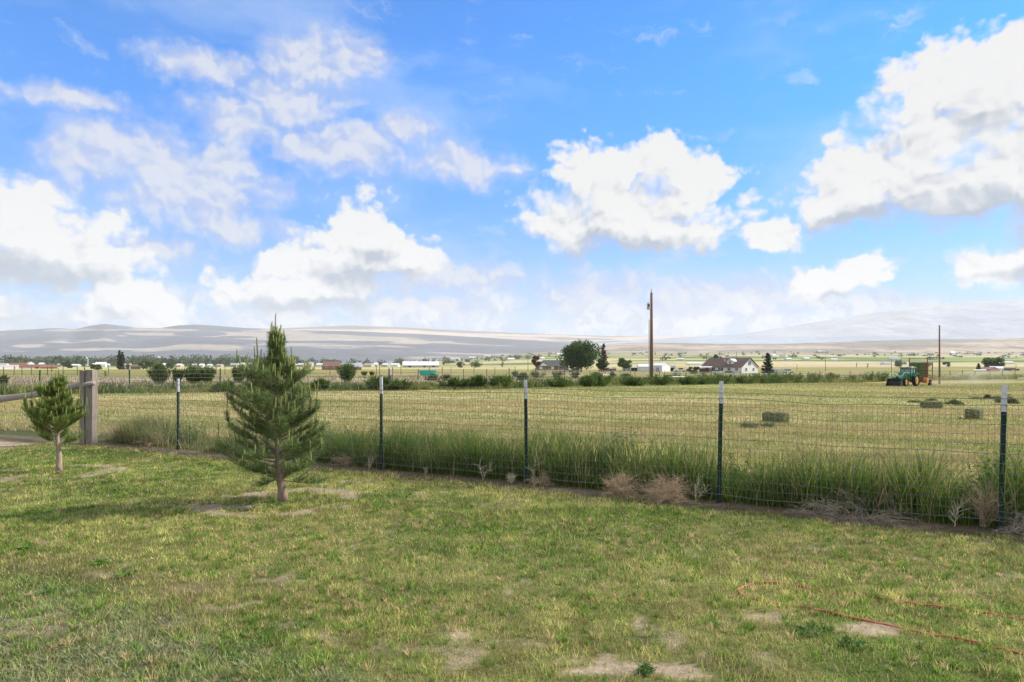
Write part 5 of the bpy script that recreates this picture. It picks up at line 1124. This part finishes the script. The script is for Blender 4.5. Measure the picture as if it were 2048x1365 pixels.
def heap(px, py, w_, h, label, seed, n=2600, col=(.15, .185, .085)):
    p = gp(px, py); g = np.random.default_rng(seed); W_ = w_ / F * p.y / 2; H_ = h / F * p.y; a = g.random(n) * 6.283; q = np.sqrt(g.random(n)); x = np.cos(a) * q * W_; y = np.sin(a) * q * W_ * .8; z = H_ * np.clip(1 - q ** 1.6, 0, 1) * (.75 + .5 * fbm(x * 4 + seed, y * 4, 3)) * g.random(n) ** .3
    B = np.stack([x, y, z], -1); Dn = g.normal(size=(n, 3)); Dn[:, 2] *= .45; Dn /= np.linalg.norm(Dn, axis=1)[:, None]; S = np.cross(Dn, g.normal(size=(n, 3))); S /= np.linalg.norm(S, axis=1)[:, None]; S *= .010
    L_ = (.08 + .12 * g.random(n))[:, None]; V = np.stack([B - Dn * L_ - S, B + Dn * L_ * .2 + S * 1.4, B + Dn * L_], 1).reshape(-1, 3); c = np.array(col)[None] * (.55 + .9 * g.random(n))[:, None]
    V[:, 2] = np.maximum(V[:, 2], 0.003)
    o = npmesh('hay_heap', V, np.arange(3 * n).reshape(-1, 3), M_HAYL, cols=np.repeat(c, 3, 0)); o.location = p; return tag(o, label, 'hay heap', 'loose heaps of hay on the field')
heap(1862, 810, 34, 13, 'loose hay heap directly behind the side on bale', 1); heap(1908, 810, 34, 9, 'wide low hay heap between the side on bale and the rightmost steel post', 2); heap(1975, 798, 11, 8, 'small round dark hay heap farthest out, left of the rightmost post', 3, 900, (.09, .12, .055))
heap(1990, 799, 13, 5, 'small flat hay heap beside the small round one', 4, 900, (.09, .12, .055)); heap(2024, 808, 22, 12, 'hay heap right of the top of the rightmost steel post', 5); heap(1498, 857, 30, 5, 'thin scatter of hay left of the nearest bale', 6, 900, (.20, .22, .10)); heap(1830, 806, 26, 3, 'flat smear of hay left of the side on bale', 7, 700); heap(1955, 799, 30, 2.5, 'thin dark windrow of hay left of the small round heap', 8, 800)
heap(2016, 795, 8, 6, 'small hay heap just behind the rightmost post top', 9, 600, (.09, .12, .055))
heap(1535, 856, 16, 3, 'crumbs of hay at the left foot of the nearest bale', 10, 500)

# ------------------------------------------------------------------ tractor with bale wagon
M_JG = mat('green tractor paint', (.02, .19, .075), .4, .15, 2, spec=.5); M_YEL = mat('yellow wheel paint', (.62, .36, .06), .5, .12, 3); M_CABG = mat('tinted cab glass', (.10, .22, .20), .12, .1, 1, spec=.9); M_RD = mat('red wagon paint', (.27, .055, .035), .5, .2, 2); M_OR = mat('orange wagon paint', (.48, .22, .05), .5, .15, 2); M_TIREB = mat('dusty wheel', (.42, .35, .27), .9, .2, 3); M_BLK = mat('black machine parts', (.02, .022, .02), .6, .2, 3)
A = gp(1811, 773); hd = Vector((-.80, -.60)).normalized(); yaw = math.atan2(hd.y, hd.x)
tc_ = empty('tractor', (A.x + .6, A.y + 1.2, A.z), yaw, label='green tractor with front loader and glass cab, pulling the bale wagon', cat='tractor')
MB().prism([(-.6, .75), (2.2, .75), (2.35, 1.0), (2.3, 1.45), (1.2, 1.62), (.3, 1.68), (-.6, 1.6)], -.42, .42).build('hood', M_JG, tc_, bevel=.05)
MB().box((2.36, 0, 1.12), (.06, .62, .5)).build('grille', M_BLK, tc_); MB().box((.9, 0, .72), (2.6, .5, .4)).build('engine', M_BLK, tc_)
for y in (-.28, .28): MB().box((2.40, y, 1.34), (.05, .18, .12)).build('headlight', M_TRIM, tc_)
MB().prism([(-1.9, 1.0), (-.35, 1.0), (-.15, 1.6), (-1.9, 1.6)], -.72, .72).build('cab_base', M_JG, tc_)
MB().prism([(-1.85, 1.6), (-.2, 1.6), (-.3, 2.55), (-1.75, 2.55)], -.70, .70).build('cab_glass', M_CABG, tc_)
f = MB()
for x0, x1 in ((-.17, -.30), (-1.88, -1.76), (-1.0, -1.0)):
    for y in (-.72, .72): f.tube([(x0, y, 1.58), (x1, y, 2.58)], .045, 6)
f.build('cab_frame', M_BLK, tc_); rf = MB().box((-1.02, 0, 2.64), (1.9, 1.6, .18)).build('cab_roof', M_JG, tc_, bevel=.05)
for y in (-.6, .6): MB().box((-.05, y, 2.62), (.1, .22, .12)).build('work_light', M_OR, rf)
MB().box((-1.4, .1, 2.78), (.8, .8, .1)).build('roof_hatch', M_TRIM, rf)
for x, r_, w_, yy in ((1.65, .62, .38, .82), (-1.25, .88, .50, .98)):
    for y in (-yy, yy): wheel(tc_, (x, y, r_), r_, w_, M_YEL, rimr=.62, tread=1)
for y in (-.98, .98): MB().prism([(-2.1, 1.3), (-1.9, 1.85), (-.9, 1.9), (-.45, 1.45), (-.55, 1.4), (-.95, 1.8), (-1.85, 1.76), (-2.0, 1.3)], y - .24, y + .24).build('fender', M_JG, tc_)
for y in (-.62, .62):
    a = MB(); a.tube([(.1, y, 1.1), (.1, y, 1.85), (1.5, y, 2.0), (2.7, y, 1.35), (3.05, y, .55)], .085, 6); a.tube([(.3, y, 1.2), (1.9, y, 1.7)], .05, 6); a.tube([(2.0, y, 1.75), (3.05, y, 1.05)], .04, 6); a.build('loader_arm', M_JG, tc_)
bk = MB(); bk.prism([(3.0, .12), (3.9, .05), (3.92, .12), (3.2, .25), (3.05, .75), (3.2, 1.1), (3.1, 1.12), (2.95, .8)], -.95, .95)
for y in (-.95, .95): bk.prism([(3.0, .12), (3.85, .08), (3.25, 1.1), (2.98, .8)], y - .02, y + .02)
bk.build('bucket', M_BLK, tc_); MB().tube([(.75, .3, 1.6), (.75, .3, 2.35)], .05, 8).build('exhaust', M_BLK, tc_); MB().tube([(-.4, -.72, 1.7), (-.1, -1.1, 1.85), (-.1, -1.1, 2.15)], .02, 6).build('mirror', M_BLK, tc_)
MB().box((-2.3, 0, .75), (.8, .3, .2)).build('hitch', M_BLK, tc_)
B = gp(1846, 772); wd = Vector((-.62, -.78)).normalized(); yw = math.atan2(wd.y, wd.x); wp = Vector((B.x + 1.2, B.y + 2.6, 0)); wp.z = zf(wp.x, wp.y)
wg = empty('bale_wagon', wp, yw, label='red and orange bale wagon stacked with hay behind the tractor', cat='wagon')
MB().box((-.3, 0, .95), (5.6, 2.35, .18)).build('bed', M_RD, wg); MB().box((2.2, 0, .7), (1.6, 2.3, .35)).build('front_deck', M_RD, wg)
MB().prism([(1.6, .45), (3.0, .45), (3.0, 1.1), (2.8, 1.3), (1.6, 1.3)], .72, 1.28).build('pickup_head', M_OR, wg)
MB().tube([(3.0, 0, .6), (5.0, .3, .6)], .09, 8).build('drawbar', M_RD, wg)
for y in (-1.22, 1.22):
    a = MB(); a.tube([(2.35, y, .9), (2.35, y, 4.35)], .075, 6); a.tube([(2.35, y, 3.7), (1.2, y, 3.1), (-.6, y, 3.0)], .06, 6); a.build('front_post', M_RD, wg)
    a = MB(); a.tube([(-3.0, y, .9), (-3.1, y, 3.7)], .07, 6); a.tube([(-3.0, y, 1.0), (2.2, y, 1.0)], .06, 6); a.build('side_rail', M_RD, wg)
MB().tube([(2.35, -1.22, 4.3), (2.35, 1.22, 4.3)], .045, 6).build('cross_bar', M_RD, wg); rk = MB()
for z in (1.6, 2.4, 3.2): rk.tube([(-3.05, -1.22, z), (-3.05, 1.22, z)], .05, 6)
rk.build('rear_rack', M_RD, wg)
for x in (-1.0, -2.0):
    for y in (-1.05, 1.05): wheel(wg, (x, y, .48), .48, .34, M_TIREB, rimr=.55)
Mw = Matrix.Translation(wp) @ Matrix.Rotation(yw, 4, 'Z'); bmeshes = [bale_mesh(1.20, .60, .42, 60 + i) for i in range(4)]; k = 0
for lx in range(8):
    for iy in (0, 1):
        for iz in range(6):
            if lx not in (0, 1) and iy == 0 and iz < 5 and lx % 2: pass
            if lx > 1 and iy == 1 and 0 < iz < 5: continue                     # hidden inside the stack
            o = bpy.data.objects.new('stacked_bale', bmeshes[k % 4]); COL.objects.link(o); k += 1
            q = Mw @ Vector((1.75 - lx * .60, -.605 + iy * 1.21, 1.06 + .215 + iz * .435)); o.location = q; o.rotation_euler = (0, 0, yw + math.pi / 2)
            lab = 'hay bale stacked on the wagon, ' + ['bottom', 'second', 'third', 'fourth', 'fifth', 'top'][iz] + ' layer, ' + ['right', 'left'][iy] + ' column, ' + ['at the front', 'second from the front', 'third from the front', 'fourth from the front', 'fourth from the rear', 'third from the rear', 'second from the rear', 'at the rear'][lx]
            tag(o, lab, 'hay bale', 'bales stacked on the wagon')
# dust raised behind the wagon
dm = bpy.data.materials.new('dust'); dm.use_nodes = True; dm.node_tree.nodes.clear(); t = NT(dm.node_tree); v = t.n('ShaderNodeVolumePrincipled'); v.inputs['Color'].default_value = (.95, .9, .8, 1); v.inputs['Density'].default_value = .035; o_ = t.n('ShaderNodeOutputMaterial'); t.set(o_.inputs['Volume'], v.outputs[0])
rd = random.Random(3); bm_ = bmesh.new()
for i in range(9):
    q = at(1872 + i * 14, wp.y + 2 + i * 1.5); r_ = .9 + .22 * i
    bmesh.ops.create_icosphere(bm_, subdivisions=3, radius=1, matrix=Matrix.Translation((q.x, q.y, q.z + .6 + .07 * i)) @ Matrix.Diagonal((r_ * 1.3, r_ * 1.1, .9 + .12 * i, 1)))
me = bpy.data.meshes.new('dust'); bm_.to_mesh(me); bm_.free(); me.materials.append(dm); o = bpy.data.objects.new('dust', me); COL.objects.link(o); tag(o, kind='stuff')

# ------------------------------------------------------------------ air
def haze_box():
    hm = bpy.data.materials.new('hazy air'); hm.use_nodes = True; hm.node_tree.nodes.clear(); t = NT(hm.node_tree)
    v = t.n('ShaderNodeVolumePrincipled'); v.inputs['Color'].default_value = (.97, .985, 1, 1); v.inputs['Density'].default_value = HAZE
    v.inputs['Anisotropy'].default_value = 0.0
    o = t.n('ShaderNodeOutputMaterial'); t.set(o.inputs['Volume'], v.outputs[0])
    ob = MB().box((0, 6400, 397), (27000, 13000, 850)).build('haze', hm); tag(ob, kind='stuff')
    return ob
HAZE = .000062
haze_box()
